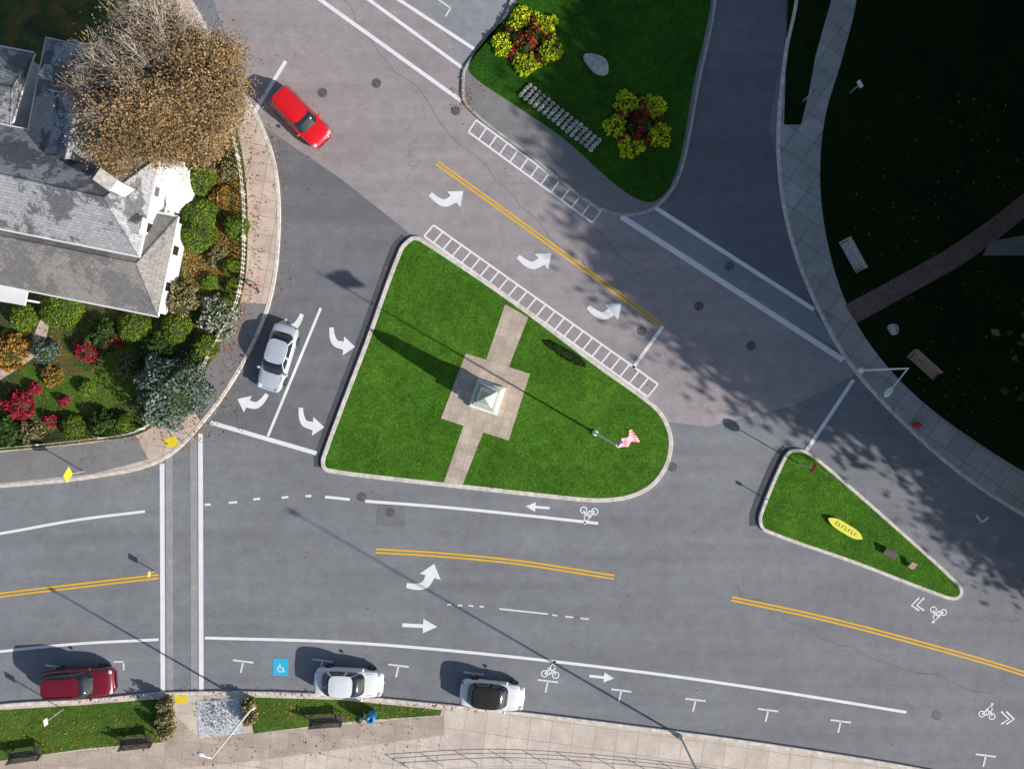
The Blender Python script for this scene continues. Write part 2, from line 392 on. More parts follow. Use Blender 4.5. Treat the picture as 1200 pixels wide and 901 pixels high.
marking('dashed_line',[([(240,591),(247,591)],2.6),([(268,589),(278,588)],2.6),([(297,585),(305,584)],2.6),([(330,583),(338,582)],2.6),([(358,581),(365,581)],2.6),([(381,582),(410,585)],3.2)],WHITE,'short white dashes continuing bicycle lane')
marking('dashed_line',[([(524,708),(529,708)],2),([(536,709),(542,709)],2),([(549,709),(555,710)],2),([(562,710),(567,711)],2),([(585,713),(642,719)],2),([(647,720),(653,721)],2),([(662,722),(672,723)],2),([(680,724),(690,725)],2)],WORN,'faint white dashed lane line')
def ladder(a0,a1,b0,b1,n,w,label):
    st=[([a0,a1],w),([b0,b1],w)]
    for i in range(n):
        t=i/(n-1)
        p=(a0[0]+(a1[0]-a0[0])*t,a0[1]+(a1[1]-a0[1])*t); q=(b0[0]+(b1[0]-b0[0])*t,b0[1]+(b1[1]-b0[1])*t)
        st.append(([p,q],w*0.9))
    V=[];F=[]
    for k,(pts,ww) in enumerate(st): strip(V,F,px(pts),ww/S,ZM+(0.002 if k>1 else 0))
    structure(mesh_obj('hatched_marking',V,F,WHITE),label)
ladder((508,264),(771,450),(497,277),(759,465),25,2.3,'white ladder hatching along the grass island')
ladder((558,141),(704,248),(549,155),(694,261),13,2.2,'white ladder hatching beside the green')
def arrow(pxy,head,kind,sc,label,mat=WHITE):
    cx,cy=W(*pxy); d=np.array((head[0],-head[1]),float); d/=np.linalg.norm(d)
    right=np.array((d[1],-d[0]))
    V=[];F=[]
    def L(x,y,z=ZM):
        q=np.array((cx,cy))+sc*(x*right+y*d); return (q[0],q[1],z)
    if kind=='S':
        V=[L(-.12,-1.1),L(.12,-1.1),L(.12,.2),L(-.12,.2),L(-.45,.2),L(.45,.2),L(0,1.1)]; F=[(0,1,2,3),(4,5,6)]
    else:
        s=-1 if kind=='L' else 1
        path=cat([(-0.45*s,-1.05),(-0.47*s,-0.45),(-0.30*s,0.08),(0.28*s,0.36)],False,6)
        nn=normals(path,False); m=len(path)
        for i,(q,n_) in enumerate(zip(path,nn)):
            w=0.15+0.14*(i/(m-1)); V.append(L(q[0]+n_[0]*w,q[1]+n_[1]*w)); V.append(L(q[0]-n_[0]*w,q[1]-n_[1]*w))
        for i in range(m-1): F.append((2*i,2*i+1,2*i+3,2*i+2))
        b=len(V); V+=[L(0.10*s,1.02,ZM+.001),L(0.36*s,-0.30,ZM+.001),L(1.05*s,0.52,ZM+.001)]; F.append((b,b+1,b+2))
    o=mesh_obj('turn_arrow' if kind!='S' else 'straight_arrow',V,F,mat); structure(o,label)
for p in((524,233),(627,306),(709,365)): arrow(p,(0.78,0.62),'L',1.06,'bold white left turn arrow painted on older asphalt')
arrow((398,400),(0.12,1),'L',0.97,'white turn arrow painted on side street'); arrow((362,494),(0.12,1),'L',0.97,'white turn arrow near stop line')
arrow((340,380),(-0.45,0.9),'R',0.95,'white right turn arrow ahead of silver car'); arrow((297,471),(-0.6,0.8),'R',0.95,'white right turn arrow near stop line')
arrow((497,679),(1,0.1),'L',1.12,'white left turn arrow on main street')
arrow((492,733),(1,0.05),'S',1.1,'white straight arrow on main street')
arrow((630,594),(-1,-0.08),'S',0.75,'small white bicycle lane arrow'); arrow((705,793),(1,0.1),'S',0.78,'small white bicycle lane arrow')
def bike(c,ang,sc,label):
    cx,cy=W(*c); a=math.radians(ang); V=[];F=[]
    def T(p): return (cx+sc*(p[0]*math.cos(a)-p[1]*math.sin(a)),cy+sc*(p[0]*math.sin(a)+p[1]*math.cos(a)))
    for x in(-0.48,0.48): strip(V,F,[T((x+.27*math.cos(t),-.2+.27*math.sin(t))) for t in np.linspace(0,2*math.pi,17)[:-1]],0.10*sc,ZM,True)
    for k,pl in enumerate(([(-.48,-.2),(-.2,.2),(.3,.2),(.48,-.2)],[(-.2,.2),(0,-.2),(.3,.2)],[(-.48,-.2),(0,-.2)],[(-.28,.32),(-.1,.32)],[(.3,.2),(.27,.38),(.42,.4)],[(-.1,.4),(.1,.75),(.35,.5)],[(-.12,.42),(.1,.15),(.05,-.15)])):
        strip(V,F,[T(p) for p in pl],0.10*sc,ZM+.0008*(k+1))
    strip(V,F,[T((.22+.07*math.cos(t),.9+.07*math.sin(t))) for t in np.linspace(0,2*math.pi,9)[:-1]],0.12*sc,ZM,True)
    structure(mesh_obj('bicycle_symbol',V,F,WHITE),label)
bike((690,601),172,0.8,'white bicycle symbol painted in bicycle lane'); bike((645,787),-8,0.8,'white bicycle symbol painted by parking bays')
bike((1099,718),165,0.75,'white bicycle symbol with chevrons'); bike((1157,835),-14,0.75,'white bicycle symbol with chevrons')
def chev(c,d,label):
    st=[]
    for o_ in(0,6):
        x=c[0]+o_*d; st.append(([(x+9*d*-1,c[1]-9),(x,c[1]),(x-9*d,c[1]+6)] ,2.0))
    marking('chevron_marking',st,WHITE,label)
chev((1074,709),-1,'white chevrons beside bicycle symbol'); chev((1182,842),1,'white chevrons beside bicycle symbol')
for x,y,s in((65,781,0),(140,775,1),(285,775,0),(378,774,0),(467,780,0),(555,789,0),(642,798,0),(728,809,0),(815,820,0),(900,832,0),(985,845,0),(1155,885,0),(520,8,2)):
    if s==0: st=[([(x-12,y-2),(x+12,y+1)],2.2),([(x,y),(x-3,y+13)],2.2)]
    elif s==1: st=[([(x-7,y),(x+6,y)],2.0),([(x+5,y),(x+5,y+10)],2.0)]
    else: st=[([(x-6,y-8),(x+8,y+2)],2.0),([(x+8,y+2),(x+2,y+12)],2.0)]
    marking('parking_bay_mark',st,WORN,'worn white parking bay mark')
marking('parking_bay_mark',[([(1144,603),(1150,612)],2.2),([(1150,612),(1158,606)],2.2)],WHITE,'small white corner mark')
structure(polysheet('accessible_parking_marking',px([(320,771),(338,771),(338,791),(320,791)]),ZM,BLUEP),'blue accessible parking square on asphalt')
V=[];F=[]
c=W(329,782)
strip(V,F,[(c[0]+.2*math.cos(t),c[1]-.08+.2*math.sin(t)) for t in np.linspace(2.2,6.2,12)],0.06,ZM+.004)
strip(V,F,[(c[0]-.06,c[1]+.3),(c[0]-.04,c[1]),(c[0]+.16,c[1]-.02),(c[0]+.26,c[1]-.3)],0.07,ZM+.006)
structure(mesh_obj('wheelchair_symbol',V,F,WHITE),'white wheelchair symbol on blue square')
def manhole(x,y,r,label='round cast iron manhole cover in asphalt'):
    V=[];F=[]; lathe(V,F,[(r,0.0135),(r,0.017),(r*.86,0.017),(r*.84,0.014),(r*.8,0.014),(r*.78,0.0175),(0.02,0.0175)],24)
    o=mesh_obj('manhole_cover',V,F,IRON); o.location=(*W(x,y),0); meta(o,label,'manhole cover',group='manhole covers in the streets')
for x,y in((441,98),(378,109),(534,130),(819,359),(880,405),(752,388),(457,600),(424,582),(1098,838),(788,547),(855,312)): manhole(x,y,0.33)

# ---------------------------------------------------------------- islands and kerbs
def island(pts,grass,label,kw=0.3,n=5,zt=0.16):
    p=px(cat(pts,True,n))
    if area(p)<0: p=p[::-1]
    structure(solidstrip('kerb',offset(p,kw/2),kw,0,zt,GRAN,True),'pale granite kerb around '+label)
    structure(polysheet('lawn',offset(p,kw*0.8),zt-0.015,grass,0.0),label)
    return p
island([(480,279),(468,292),(430,395),(378,533),(377,547),(384,553),(460,563),(560,574),(650,584),(700,588),(737,584),(765,570),(783,545),(788,515),(780,490),(765,472),(700,425),(600,350),(496,280),(487,277)],GRASS,'trimmed green lawn island with monument')
island([(925,527),(915,540),(890,600),(889,614),(896,623),(1000,660),(1105,700),(1120,702),(1127,695),(1124,684),(1060,625),(960,538),(942,527)],GRASS,'small triangular lawn island',0.24)
gp=[(608,-250),(606,0),(575,40),(551,72),(552,88),(600,122),(660,163),(715,212),(745,233),(765,237),(783,222),(797,185),(812,100),(833,0),(850,-250)]
fp=px(cat([(600,-250),(600,0),(547,78),(543,92),(547,124),(620,182),(690,238),(715,249),(740,252),(768,243),(790,218),(802,185),(818,100),(838,0),(856,-250)],False,5))
structure(polysheet('sidewalk',fp,0.12,A_SIDE,0.0),'grey footway edge around the flower green')
structure(solidstrip('kerb',fp,0.2,0,0.14,plain('grey_kerb',(0.44,0.42,0.41),.85,var=.3,scale=3)),'grey granite kerb around the flower green')
structure(polysheet('lawn',px(cat(gp,False,5)),0.14,GRASS_HALFSHADE,0.0),'lawn with flower beds and tree shade in its colour')
so=[(60,-250),(222,0),(272,90),(300,135),(321,190),(327,260),(318,345),(292,412),(245,485),(190,538),(110,558),(0,569),(-250,590)]
si=[(20,-250),(190,0),(242,90),(272,135),(286,190),(291,260),(285,345),(258,405),(225,455),(172,505),(110,517),(0,528),(-250,545)]
SO=cat(so,False,6); SI=cat(si,False,6)
structure(polysheet('sidewalk',px(SO+SI[::-1]),0.12,CONCL,0.0),'curved pinkish concrete corner sidewalk')
structure(solidstrip('kerb',px(SO),0.26,0,0.14,GRAN),'granite kerb along corner sidewalk')
structure(polysheet('sidewalk',px(SO[37:50]+SI[37:50][::-1]),0.124,A_SIDE),'grey asphalt stretch of corner sidewalk')
structure(polysheet('sidewalk',px([(-250,547),(0,530),(110,519),(160,510),(175,538),(110,555),(0,566),(-250,587)]),0.124,A_SIDE),'grey asphalt sidewalk past the garden')
structure(polysheet('garden',px([(-500,-250),(20,-250)]+SI+[(-500,545)]),0.135,GARDEN,0.0),'leafy garden ground around the house')
for pts,l in(([(193,514),(206,511),(211,521),(197,525)],'yellow tactile paving plate at crossing'),([(205,811),(219,811),(221,822),(206,823)],'yellow tactile paving plate on promenade')):
    structure(polysheet('tactile_paving',px(pts),0.135,YELS,0.11),l)
structure(polysheet('path',px([(-40,455),(0,428),(38,400),(50,372),(60,376),(52,412),(10,440),(-40,470)]),0.142,CONCL),'narrow stone garden path')
structure(polysheet('lawn',px(cat([(30,430),(95,440),(150,400),(195,420),(150,470),(80,485),(20,480)],True,5)),0.141,GRASSV),'small patch of garden lawn')
po=[(960,-250),(933,0),(921,60),(912,150),(915,220),(930,290),(958,360),(995,425),(1045,482),(1120,550),(1200,603),(1500,770)]
pi=[(1030,-250),(1003,0),(986,70),(968,130),(961,180),(962,240),(975,310),(998,370),(1035,425),(1085,475),(1150,522),(1200,553),(1500,715)]
PO=cat(po,False,6); PI=cat(pi,False,6)
structure(polysheet('sidewalk',px(PO+PI[::-1]),0.12,CONCR,0.0),'curving concrete sidewalk beside shady park')
structure(solidstrip('kerb',px(PO),0.24,0,0.15,GRAN),'granite kerb beside park sidewalk')
structure(polysheet('park',px(PI+[(2000,715),(2000,-250)]),0.13,GRASS_SHADE,0.0),'shady park lawn')
structure(polysheet('lawn',px([(924,-40),(985,-40),(955,66),(947,110),(938,147),(918,147)]),0.128,GRASS_SHADE),'narrow grass strip by the sidewalk')
structure(polysheet('path',px(cat([(989,358),(1050,325),(1120,285),(1200,225),(1300,130)],False,6)+cat([(1320,150),(1200,255),(1130,308),(1070,342),(1003,379)],False,6)),0.136,BRICK),'curving brick path through the park')
structure(polysheet('path',px([(1150,300),(1160,283),(1200,276),(1320,270),(1320,300),(1200,300)]),0.140,A_SIDE),'grey asphalt path joining brick path')
bo=[(-250,862),(0,826),(100,820),(195,812),(300,811),(400,815),(520,826),(620,836),(750,852),(900,872),(1080,901),(1500,985)]
BO=cat(bo,False,6)
structure(polysheet('promenade',px(BO+[(1500,1400),(-250,1400)]),0.12,CONC,0.0),'beige concrete seaside promenade')
structure(solidstrip('kerb',px(BO),0.24,0,0.14,GRAN),'granite kerb along promenade')
structure(polysheet('lawn',px([(-250,868),(0,831),(100,825),(186,818),(192,868),(100,876),(0,890),(-250,915)]),0.135,GRASSV,0.0),'grass verge with benches')
structure(polysheet('lawn',px([(290,816),(400,819),(518,831),(516,837),(420,843),(298,858)]),0.135,GRASSV,0.0),'grass verge between kerb and promenade')
structure(polysheet('path',px([(-250,915),(0,890),(192,868),(200,830),(230,860),(300,858),(520,838),(521,860),(300,890),(0,920),(-250,945)]),0.128,slabs('tan_paving',(0.56,0.45,0.37),1.2,1.2,5,0.02,0.75,0.12,(0.42,0.32,0.24))),'tan paved walk with browner blotches')  # irregular browner blotches over the tan slabs
structure(polysheet('planting_bed',px([(231,820),(282,816),(286,858),(234,864)]),0.14,plain('pale_gravel',(0.58,0.59,0.61),0.9,var=0.4,scale=5)),'pale stony planting bed')

# ---------------------------------------------------------------- monument island
structure(polysheet('path',px([(592,357),(619,372),(541,571),(519,569)]),0.152,PLAZA),'beige paved path across the lawn island')
structure(polysheet('plaza',px([(546,414),(621,438),(596,516),(517,490)]),0.165,PLAZA,0.1),'square beige paved plaza around monument')
m=empty('monument',(*W(571,465),0.165),math.radians(-19))
def prism(name,levels,mat,parent):
    V=[];F=[]
    for w,z in levels:
        for dx,dy in((-1,-1),(1,-1),(1,1),(-1,1)): V.append((dx*w/2,dy*w/2,z))
    for i in range(len(levels)-1):
        for k in range(4): F.append((4*i+k,4*i+(k+1)%4,4*i+4+(k+1)%4,4*i+4+k))
    n=4*(len(levels)-1); F.append((n,n+1,n+2,n+3)); return mesh_obj(name,V,F,mat,parent)
prism('base',[(2.0,0),(2.0,.22),(1.96,.25),(1.8,.25),(1.8,.5),(1.76,.53)],GRANW,m)
prism('plinth',[(1.5,.53),(1.5,1.35),(1.56,1.4),(1.56,1.5),(1.4,1.56)],GRANG,m)
prism('shaft',[(1.15,1.56),(0.72,4.0)],GRANW,m)
prism('cap',[(0.74,4.0),(0.74,4.05),(0.05,4.8)],GRANG,m)
for k in range(4):
    V=[];F=[]; a=math.pi/2*k; R=Matrix.Rotation(a,3,'Z'); c=R@Vector((0,-0.76,0.95)); bx(V,F,c,(1.0,.04,.5),R); mesh_obj('plaque',V,F,DARKM,m)
meta(m,'white granite obelisk monument on stepped base in paved square','monument')
def bush(name,x,y,r,h,mat,n,label,cat_='shrub',leaf=0.14,group=None,z0=0.13,squash=1.0,ang=0,core=True,rough=1.0):
    bxy=W(x,y,h*0.6)
    e=empty(name,(*bxy,z0),math.radians(ang))
    u=rng.normal(size=(n,3)); u/=np.linalg.norm(u,axis=1)[:,None]; u[:,2]=np.abs(u[:,2])
    ph=rng.random(6)*6.28; az=np.arctan2(u[:,1],u[:,0])
    lump=1+rough*(0.10*np.sin(3*az+ph[0])+0.08*np.sin(5*az+ph[1]+3*u[:,2])+0.07*np.sin(9*az+ph[2]))
    j=0.2 if rough>=.9 else 0.09
    rad=(0.88+j*rng.random(n)-0.10*(rng.random(n)<.1))*lump
    if not core: rad*=rng.random(n)**.4
    c=u*rad[:,None]*np.array([r,r*squash,h*0.92])
    v,f=leaves(c,leaf)
    v[:,2]=np.maximum(v[:,2],0.0)
    npmesh('foliage',v,f,mat,e)
    if core:
        V=[];F=[]
        lathe(V,F,[(r*.75,0),(r*.82,h*.3),(r*.6,h*.65),(r*.25,h*.82),(0.02,h*.85)],12)
        V=[(a,b*squash,c_) for a,b,c_ in V]
        mesh_obj('inner_branches',V,F,CORE,e)
    meta(e,label,cat_,group=group); return e
fx,fy=W(697,507); FH=11.0
e=empty('flagpole',(fx,fy,0.145)); V=[];F=[]
tube(V,F,[(0,0,0),(0,0,5),(0,0,FH)],[.075,.06,.03],12); mesh_obj('pole',V,F,WHITEP,e)
V=[];F=[]; lathe(V,F,[(.2,0),(.2,.1),(.16,.13),(.1,.2),(.09,.3)],20); mesh_obj('base',V,F,GRANW,e)
V=[];F=[]; lathe(V,F,[(.02,FH),(.05,FH+.03),(.06,FH+.08),(.04,FH+.12),(.01,FH+.14)],12); mesh_obj('finial',V,F,YELS,e)
V=[];F=[];MI=[]; NX,NY=26,13; fd=np.array((0.80,0.62)); fn=np.array((0.60,-0.80))
for j in range(NY+1):
    for i in range(NX+1):
        u=i/NX; vv=j/NY; s=u*1.25
        sway=0.75*vv*(0.30+0.70*u**.5)
        wv=0.11*math.sin(u*12+vv*3)*u**0.5+0.04*math.sin(vv*9+u*4)*u
        V.append((fd[0]*s+fn[0]*(sway+wv*.9),fd[1]*s+fn[1]*(sway+wv*.9),FH-0.15-vv*0.65-0.30*u*u+wv))
for j in range(NY):
    for i in range(NX):
        a=j*(NX+1)+i; F.append((a,a+1,a+NX+2,a+NX+1)); MI.append(2 if (j<7 and i<9) else (0 if j%2==0 else 1))
mesh_obj('flag',V,F,[FRED,FWHITE,FBLUE],e,True,MI)
meta(e,'tall white flagpole on the lawn flying a striped flag','flagpole')

# ---------------------------------------------------------------- cars
def ring_pt(t,th,P,off=0.0,n=5.0):
    n=P.get('n',5.0)
    xr=P['rb']+(P['rr']-P['rb'])*t; xf=P['fb']+(P['fr']-P['fb'])*t; w=P['wb']+(P['wr']-P['wb'])*t**1.3
    a=(xf-xr)/2+off; b=w+off; c,s=math.cos(th),math.sin(th)
    x=(xf+xr)/2+a*math.copysign(abs(c)**(2/n),c); y=b*math.copysign(abs(s)**(2/n),s)
    return (x,y,P['zb']+(P['zr']-P['zb'])*math.sin(t*math.pi/2)**0.9 if t<1 else P['zr'])
def make_car(pxy,ang,L,Wd,Ht,paintm,label,kind='suv',roofm_=None,hubs=RIM,name='car',rails=True):
    x,y=W(*pxy,0.9); e=empty(name,(x,y,0.015),math.radians(ang))
    hw=Wd/2
    belt=0.60*Ht
    if kind=='suv':
        st=[(-.5,.70,.42),(-.496,.80,.50),(-.485,.88,.56),(-.46,.93,.60),(-.4,.97,.61),(-.25,1,.61),(-.1,1,.605),(.05,1,.6),(.18,.995,.6),(.24,.985,.595),(.32,.975,.58),(.39,.95,.56),(.44,.90,.53),(.475,.83,.48),(.492,.74,.42),(.5,.62,.34)]
        P=dict(rb=-.482*L,rr=-.42*L,fb=.245*L,fr=.09*L)
    else:
        st=[(-.5,.60,.42),(-.495,.72,.53),(-.48,.82,.59),(-.45,.90,.63),(-.38,.955,.645),(-.25,1,.64),(-.1,1,.625),(.05,1,.62),(.18,.995,.61),(.24,.98,.60),(.32,.96,.575),(.39,.92,.54),(.44,.85,.49),(.475,.75,.43),(.492,.63,.37),(.5,.50,.31)]
        P=dict(rb=-.40*L,rr=-.24*L,fb=.25*L,fr=.07*L,n=4.0)
        if roofm_: P.update(rr=-.28*L)
    P.update(wb=.90*hw,wr=(.70 if kind=='suv' else .74)*hw,zb=belt-.06,zr=Ht-.04)
    V=[];F=[]; prof=None
    for xf_,wf,zf in st:
        w=hw*wf; zt=Ht*zf; zb=.2 if abs(xf_)<.47 else .28
        half=[(0,zb),(w*.8,zb),(w*.96,zb+.06),(w,zb+.22),(w*1.0,zb+(zt-zb)*.55),(w*.975,zb+(zt-zb)*.8),(w*.93,zt-.045),(w*.86,zt-.012),(w*.6,zt+.012),(w*.3,zt+.03),(0,zt+.035)]
        full=half+[(-a,b) for a,b in half[-2:0:-1]]
        prof=len(full)
        for a,b in full: V.append((xf_*L,a,b))
    m_=len(st)
    for i in range(m_-1):
        for k in range(prof): F.append((prof*i+k,prof*i+(k+1)%prof,prof*(i+1)+(k+1)%prof,prof*(i+1)+k))
    F.append(tuple(range(prof))); F.append(tuple(prof*(m_-1)+k for k in range(prof))[::-1])
    mesh_obj('body',V,F,paintm,e,True)
    def ztop(xx,yy):
        f=xx/L
        for i in range(len(st)-1):
            if st[i][0]<=f<=st[i+1][0]:
                t=(f-st[i][0])/(st[i+1][0]-st[i][0]); zf=st[i][2]+(st[i+1][2]-st[i][2])*t; w=hw*(st[i][1]+(st[i+1][1]-st[i][1])*t)
                r=abs(yy)/w
                d=.035-.023*r/.6 if r<.6 else .012-.024*(r-.6)/.26 if r<.86 else -.012-.033*(r-.86)/.07
                return Ht*zf+d
        return Ht*.5
    V=[];F=[]
    strip(V,F,[(.25*L,hw*.78),(.34*L,hw*.74),(.43*L,hw*.60),(.462*L,hw*.35),(.467*L,0),(.462*L,-hw*.35),(.43*L,-hw*.60),(.34*L,-hw*.74),(.25*L,-hw*.78)],.022,0)
    V=[(a,b,ztop(a,b)+.006) for a,b,_ in V]; mesh_obj('hood_seam',V,F,DARKM,e)
    NT=48; V=[];F=[]; ts=[0,.25,.5,.75,.9,.97,1.0]
    for t in ts:
        for k in range(NT): V.append(ring_pt(t,2*math.pi*k/NT,P,-.03*(t==1.0)))
    for i in range(len(ts)-1):
        for k in range(NT): F.append((i*NT+k,i*NT+(k+1)%NT,(i+1)*NT+(k+1)%NT,(i+1)*NT+k))
    cx=(P['rr']+P['fr'])/2; b0=(len(ts)-1)*NT; prev=b0
    for s_,dz in((.85,.02),(.6,.035),(.3,.042)):
        b1=len(V)
        for k in range(NT):
            q=V[b0+k]; V.append((cx+(q[0]-cx)*s_,q[1]*s_,P['zr']+dz))
        for k in range(NT): F.append((prev+k,prev+(k+1)%NT,b1+(k+1)%NT,b1+k))
        prev=b1
    F.append(tuple(prev+k for k in range(NT)))
    mesh_obj('cabin',V,F,roofm_ or paintm,e,True)
    def glass(name,t0,t1,a0,a1,na=10):
        V=[];F=[];nt_=5
        for i in range(nt_+1):
            for j in range(na+1): V.append(ring_pt(t0+(t1-t0)*i/nt_,math.radians(a0+(a1-a0)*j/na),P,.012))
        for i in range(nt_):
            for j in range(na): a=i*(na+1)+j; F.append((a,a+1,a+na+2,a+na+1))
        mesh_obj(name,V,F,GLASS,e,True)
    glass('windscreen',.06,.93,-52,52,20); glass('rear_window',.12,.9,130,230,20)
    for s in(1,-1):
        glass('side_window',.15,.86,s*60,s*86); glass('side_window',.15,.86,s*89,s*116)
    if kind=='suv' and rails:
        for s in(1,-1):
            V=[];F=[]; tube(V,F,[(P['rr']+.2,s*P['wr']*.9,P['zr']+.0),(P['rr']+.35,s*P['wr']*.9,P['zr']+.07),(P['fr']-.35,s*P['wr']*.9,P['zr']+.07),(P['fr']-.2,s*P['wr']*.9,P['zr'])],[.028]*4,6); mesh_obj('roof_rail',V,F,DARKM,e)
    def ell(name,c,r,mat):
        V=[];F=[]; lathe(V,F,[(max(.02,math.cos(a)),math.sin(a)) for a in np.linspace(-1.5,1.5,9)],14)
        V=[(c[0]+v[0]*r[0],c[1]+v[1]*r[1],c[2]+v[2]*r[2]) for v in V]; return mesh_obj(name,V,F,mat,e,True)
    for s in(1,-1):
        ell('headlight',(.445*L,s*hw*.68,.48*Ht),(.20,.17,.07),HEADL)
        ell('tail_light',(-.474*L,s*hw*.70,.52*Ht),(.07,.14,.13),TAILL)
        ell('wing_mirror',(P['fb']-.22,s*(hw+.06),belt+.05),(.09,.12,.08),paintm)
        for xx in(.31*L,-.30*L):
            we=bpy.data.objects.new('wheel',None); COL.objects.link(we); we.parent=e; we.location=(xx,s*(hw-.09),.33); we.rotation_euler=(math.radians(90*s*-1),0,0)
            V=[];F=[]; lathe(V,F,[(.2,-.1),(.3,-.1),(.33,-.07),(.33,.07),(.3,.1),(.22,.1)],20); mesh_obj('tyre',V,F,RUBBER,we)
            V=[];F=[]; lathe(V,F,[(.22,.06),(.22,.09),(.18,.085),(.08,.1),(.01,.11)],12); mesh_obj('rim',V,F,hubs,we)
    for nm,xx,s in(('bumper',.480*L,1),('bumper',-.483*L,-1)):
        V=[];F=[]; tube(V,F,[(xx-s*.18,-hw*.74,.36),(xx,-hw*.45,.36),(xx+s*.05,0,.36),(xx,hw*.45,.36),(xx-s*.18,hw*.74,.36)],[.09]*5,8); mesh_obj(nm,V,F,paintm,e,True)
    V=[];F=[]; bx(V,F,(.502*L,0,.4),(.03,.7,.14)); mesh_obj('grille',V,F,DARKM,e)
    meta(e,label,'car'); return e
make_car((351,136),-46,4.6,1.85,1.5,PR,'bright red hatchback car driving on older asphalt','suv',rails=False)
make_car((324,419),-107,4.7,1.85,1.45,PS,'pale silver blue sedan waiting on the side street','sedan')
cs=[make_car((91,801),3,4.8,1.95,1.75,PM,'dark maroon estate car with roof rails parked along kerb','suv',name='parked_car'),
make_car((408,801),-3,4.7,1.9,1.55,PW,'white sedan parked along the kerb by the verge','sedan',name='parked_car'),
make_car((577,816),-6,4.4,1.88,1.4,PW,'white convertible car with black fabric roof parked along kerb','sedan',roofm_=BLK,name='parked_car')]
for c_ in cs: c_['group']='cars parked along the kerb'

# ---------------------------------------------------------------- benches, lamps, signs
def bench(loc,rot,mat,label,ln=2.0):
    e=empty('park_bench',loc,rot)
    V=[];F=[]
    for k in range(5): bx(V,F,(0,-.24+.115*k,.45),(ln,.09,.035))
    mesh_obj('seat',V,F,mat,e); V=[];F=[]
    for k in range(4): bx(V,F,(0,.28+.035*k,.55+.11*k),(ln,.03,.09))
    mesh_obj('backrest',V,F,mat,e)
    for s in(-1,1):
        V=[];F=[]; xx=s*(ln/2-.15)
        bx(V,F,(xx,-.22,.22),(.06,.06,.44)); bx(V,F,(xx,.25,.22),(.06,.06,.44)); bx(V,F,(xx,.0,.41),(.06,.5,.04)); bx(V,F,(xx,.36,.7),(.05,.05,.5),Matrix.Rotation(-.3,3,'X'))
        mesh_obj('leg',V,F,DARKM,e)
        V=[];F=[]; bx(V,F,(xx,-.02,.66),(.06,.5,.04)); bx(V,F,(xx,-.24,.55),(.05,.05,.2)); mesh_obj('armrest',V,F,DARKM,e)
    meta(e,label,'bench',group='park benches'); return e
bench((*W(997,300,.5),.13),math.radians(-61),WOODG,'weathered pale wooden bench on shady park lawn',2.4)
bench((*W(1081,428,.5),.13),math.radians(-42),WOODB,'brown wooden bench beside the park sidewalk',2.4)
for x,y,a in((160,867,6),(30,882,8),(382,842,4)): bench((*W(x,y,.5),.135),math.radians(180+a),WOODD,'dark wooden bench on grass verge by promenade',2.3)
def lamp(bxy,h,arm,label,z=0.12,r=.08,headc=METAL,hs_=1.0,pm=METAL):
    e=empty('street_lamp',(*W(*bxy),z)); V=[];F=[]
    tube(V,F,[(0,0,0),(0,0,h*.5),(0,0,h)],[r,r*.8,r*.55],10); mesh_obj('pole',V,F,pm,e)
    V=[];F=[]; lathe(V,F,[(.2,0),(.2,.08),(.14,.3),(.09,.4)],12); mesh_obj('base',V,F,pm,e)
    for ax,ay in arm:
        V=[];F=[]; tube(V,F,[(0,0,h-.1),(ax*.5,ay*.5,h+.05),(ax,ay,h+.15)],[.05,.045,.04],8); mesh_obj('arm',V,F,pm,e)
        l=math.hypot(ax,ay); V=[];F=[]
        a=math.atan2(ay,ax); lathe(V,F,[(.2*hs_,-.1),(.26*hs_,-.02),(.2*hs_,.05),(.05,.1)],12)
        V=[((v[0]*1.5)*math.cos(a)-v[1]*math.sin(a)*.7+ax+ax/l*.25,(v[0]*1.5)*math.sin(a)+v[1]*math.cos(a)*.7+ay+ay/l*.25,v[2]+h+.15) for v in V]
        mesh_obj('lamp_head',V,F,headc,e,True)
    meta(e,label,'street lamp',group='street lamps'); return e
lamp((1008,434),6.6,[(-1.1,-1.25)],'white street lamp with short arm at park sidewalk',hs_=1.0,headc=WHITEP,pm=WHITEP)
lamp((297,827),7.6,[(-.35,.2)],'white street lamp at edge of promenade',headc=WHITEP,hs_=.7,pm=WHITEP)
lamp((797,862),15.0,[(-.6,.34)],'tall street lamp at promenade kerb')
def sign(bxy,h,shape,mat,label,face=0.0,size=.38,cat_='sign',z=.13):
    e=empty('traffic_sign',(*W(*bxy),z),face); V=[];F=[]
    tube(V,F,[(0,0,0),(0,0,h)],[.035,.035],8); mesh_obj('post',V,F,METAL,e)
    n={'octagon':8,'diamond':4,'round':20,'square':4}[shape]; off={'octagon':math.pi/8,'diamond':0,'round':0,'square':math.pi/4}[shape]
    V=[];F=[]
    for yy in(-.04,-.055):
        for k in range(n): a=off+2*math.pi*k/n; V.append((size*math.cos(a),yy,h-.1+size*math.sin(a)))
    F=[tuple(range(n)),tuple(range(n,2*n))[::-1]]+[(k,(k+1)%n,n+(k+1)%n,n+k) for k in range(n)]
    mesh_obj('sign_plate',V,F,mat,e)
    meta(e,label,cat_); return e
s=sign((935,543),2.7,'octagon',REDP,'red octagonal stop sign on triangular island',math.radians(60),.36,z=.145)
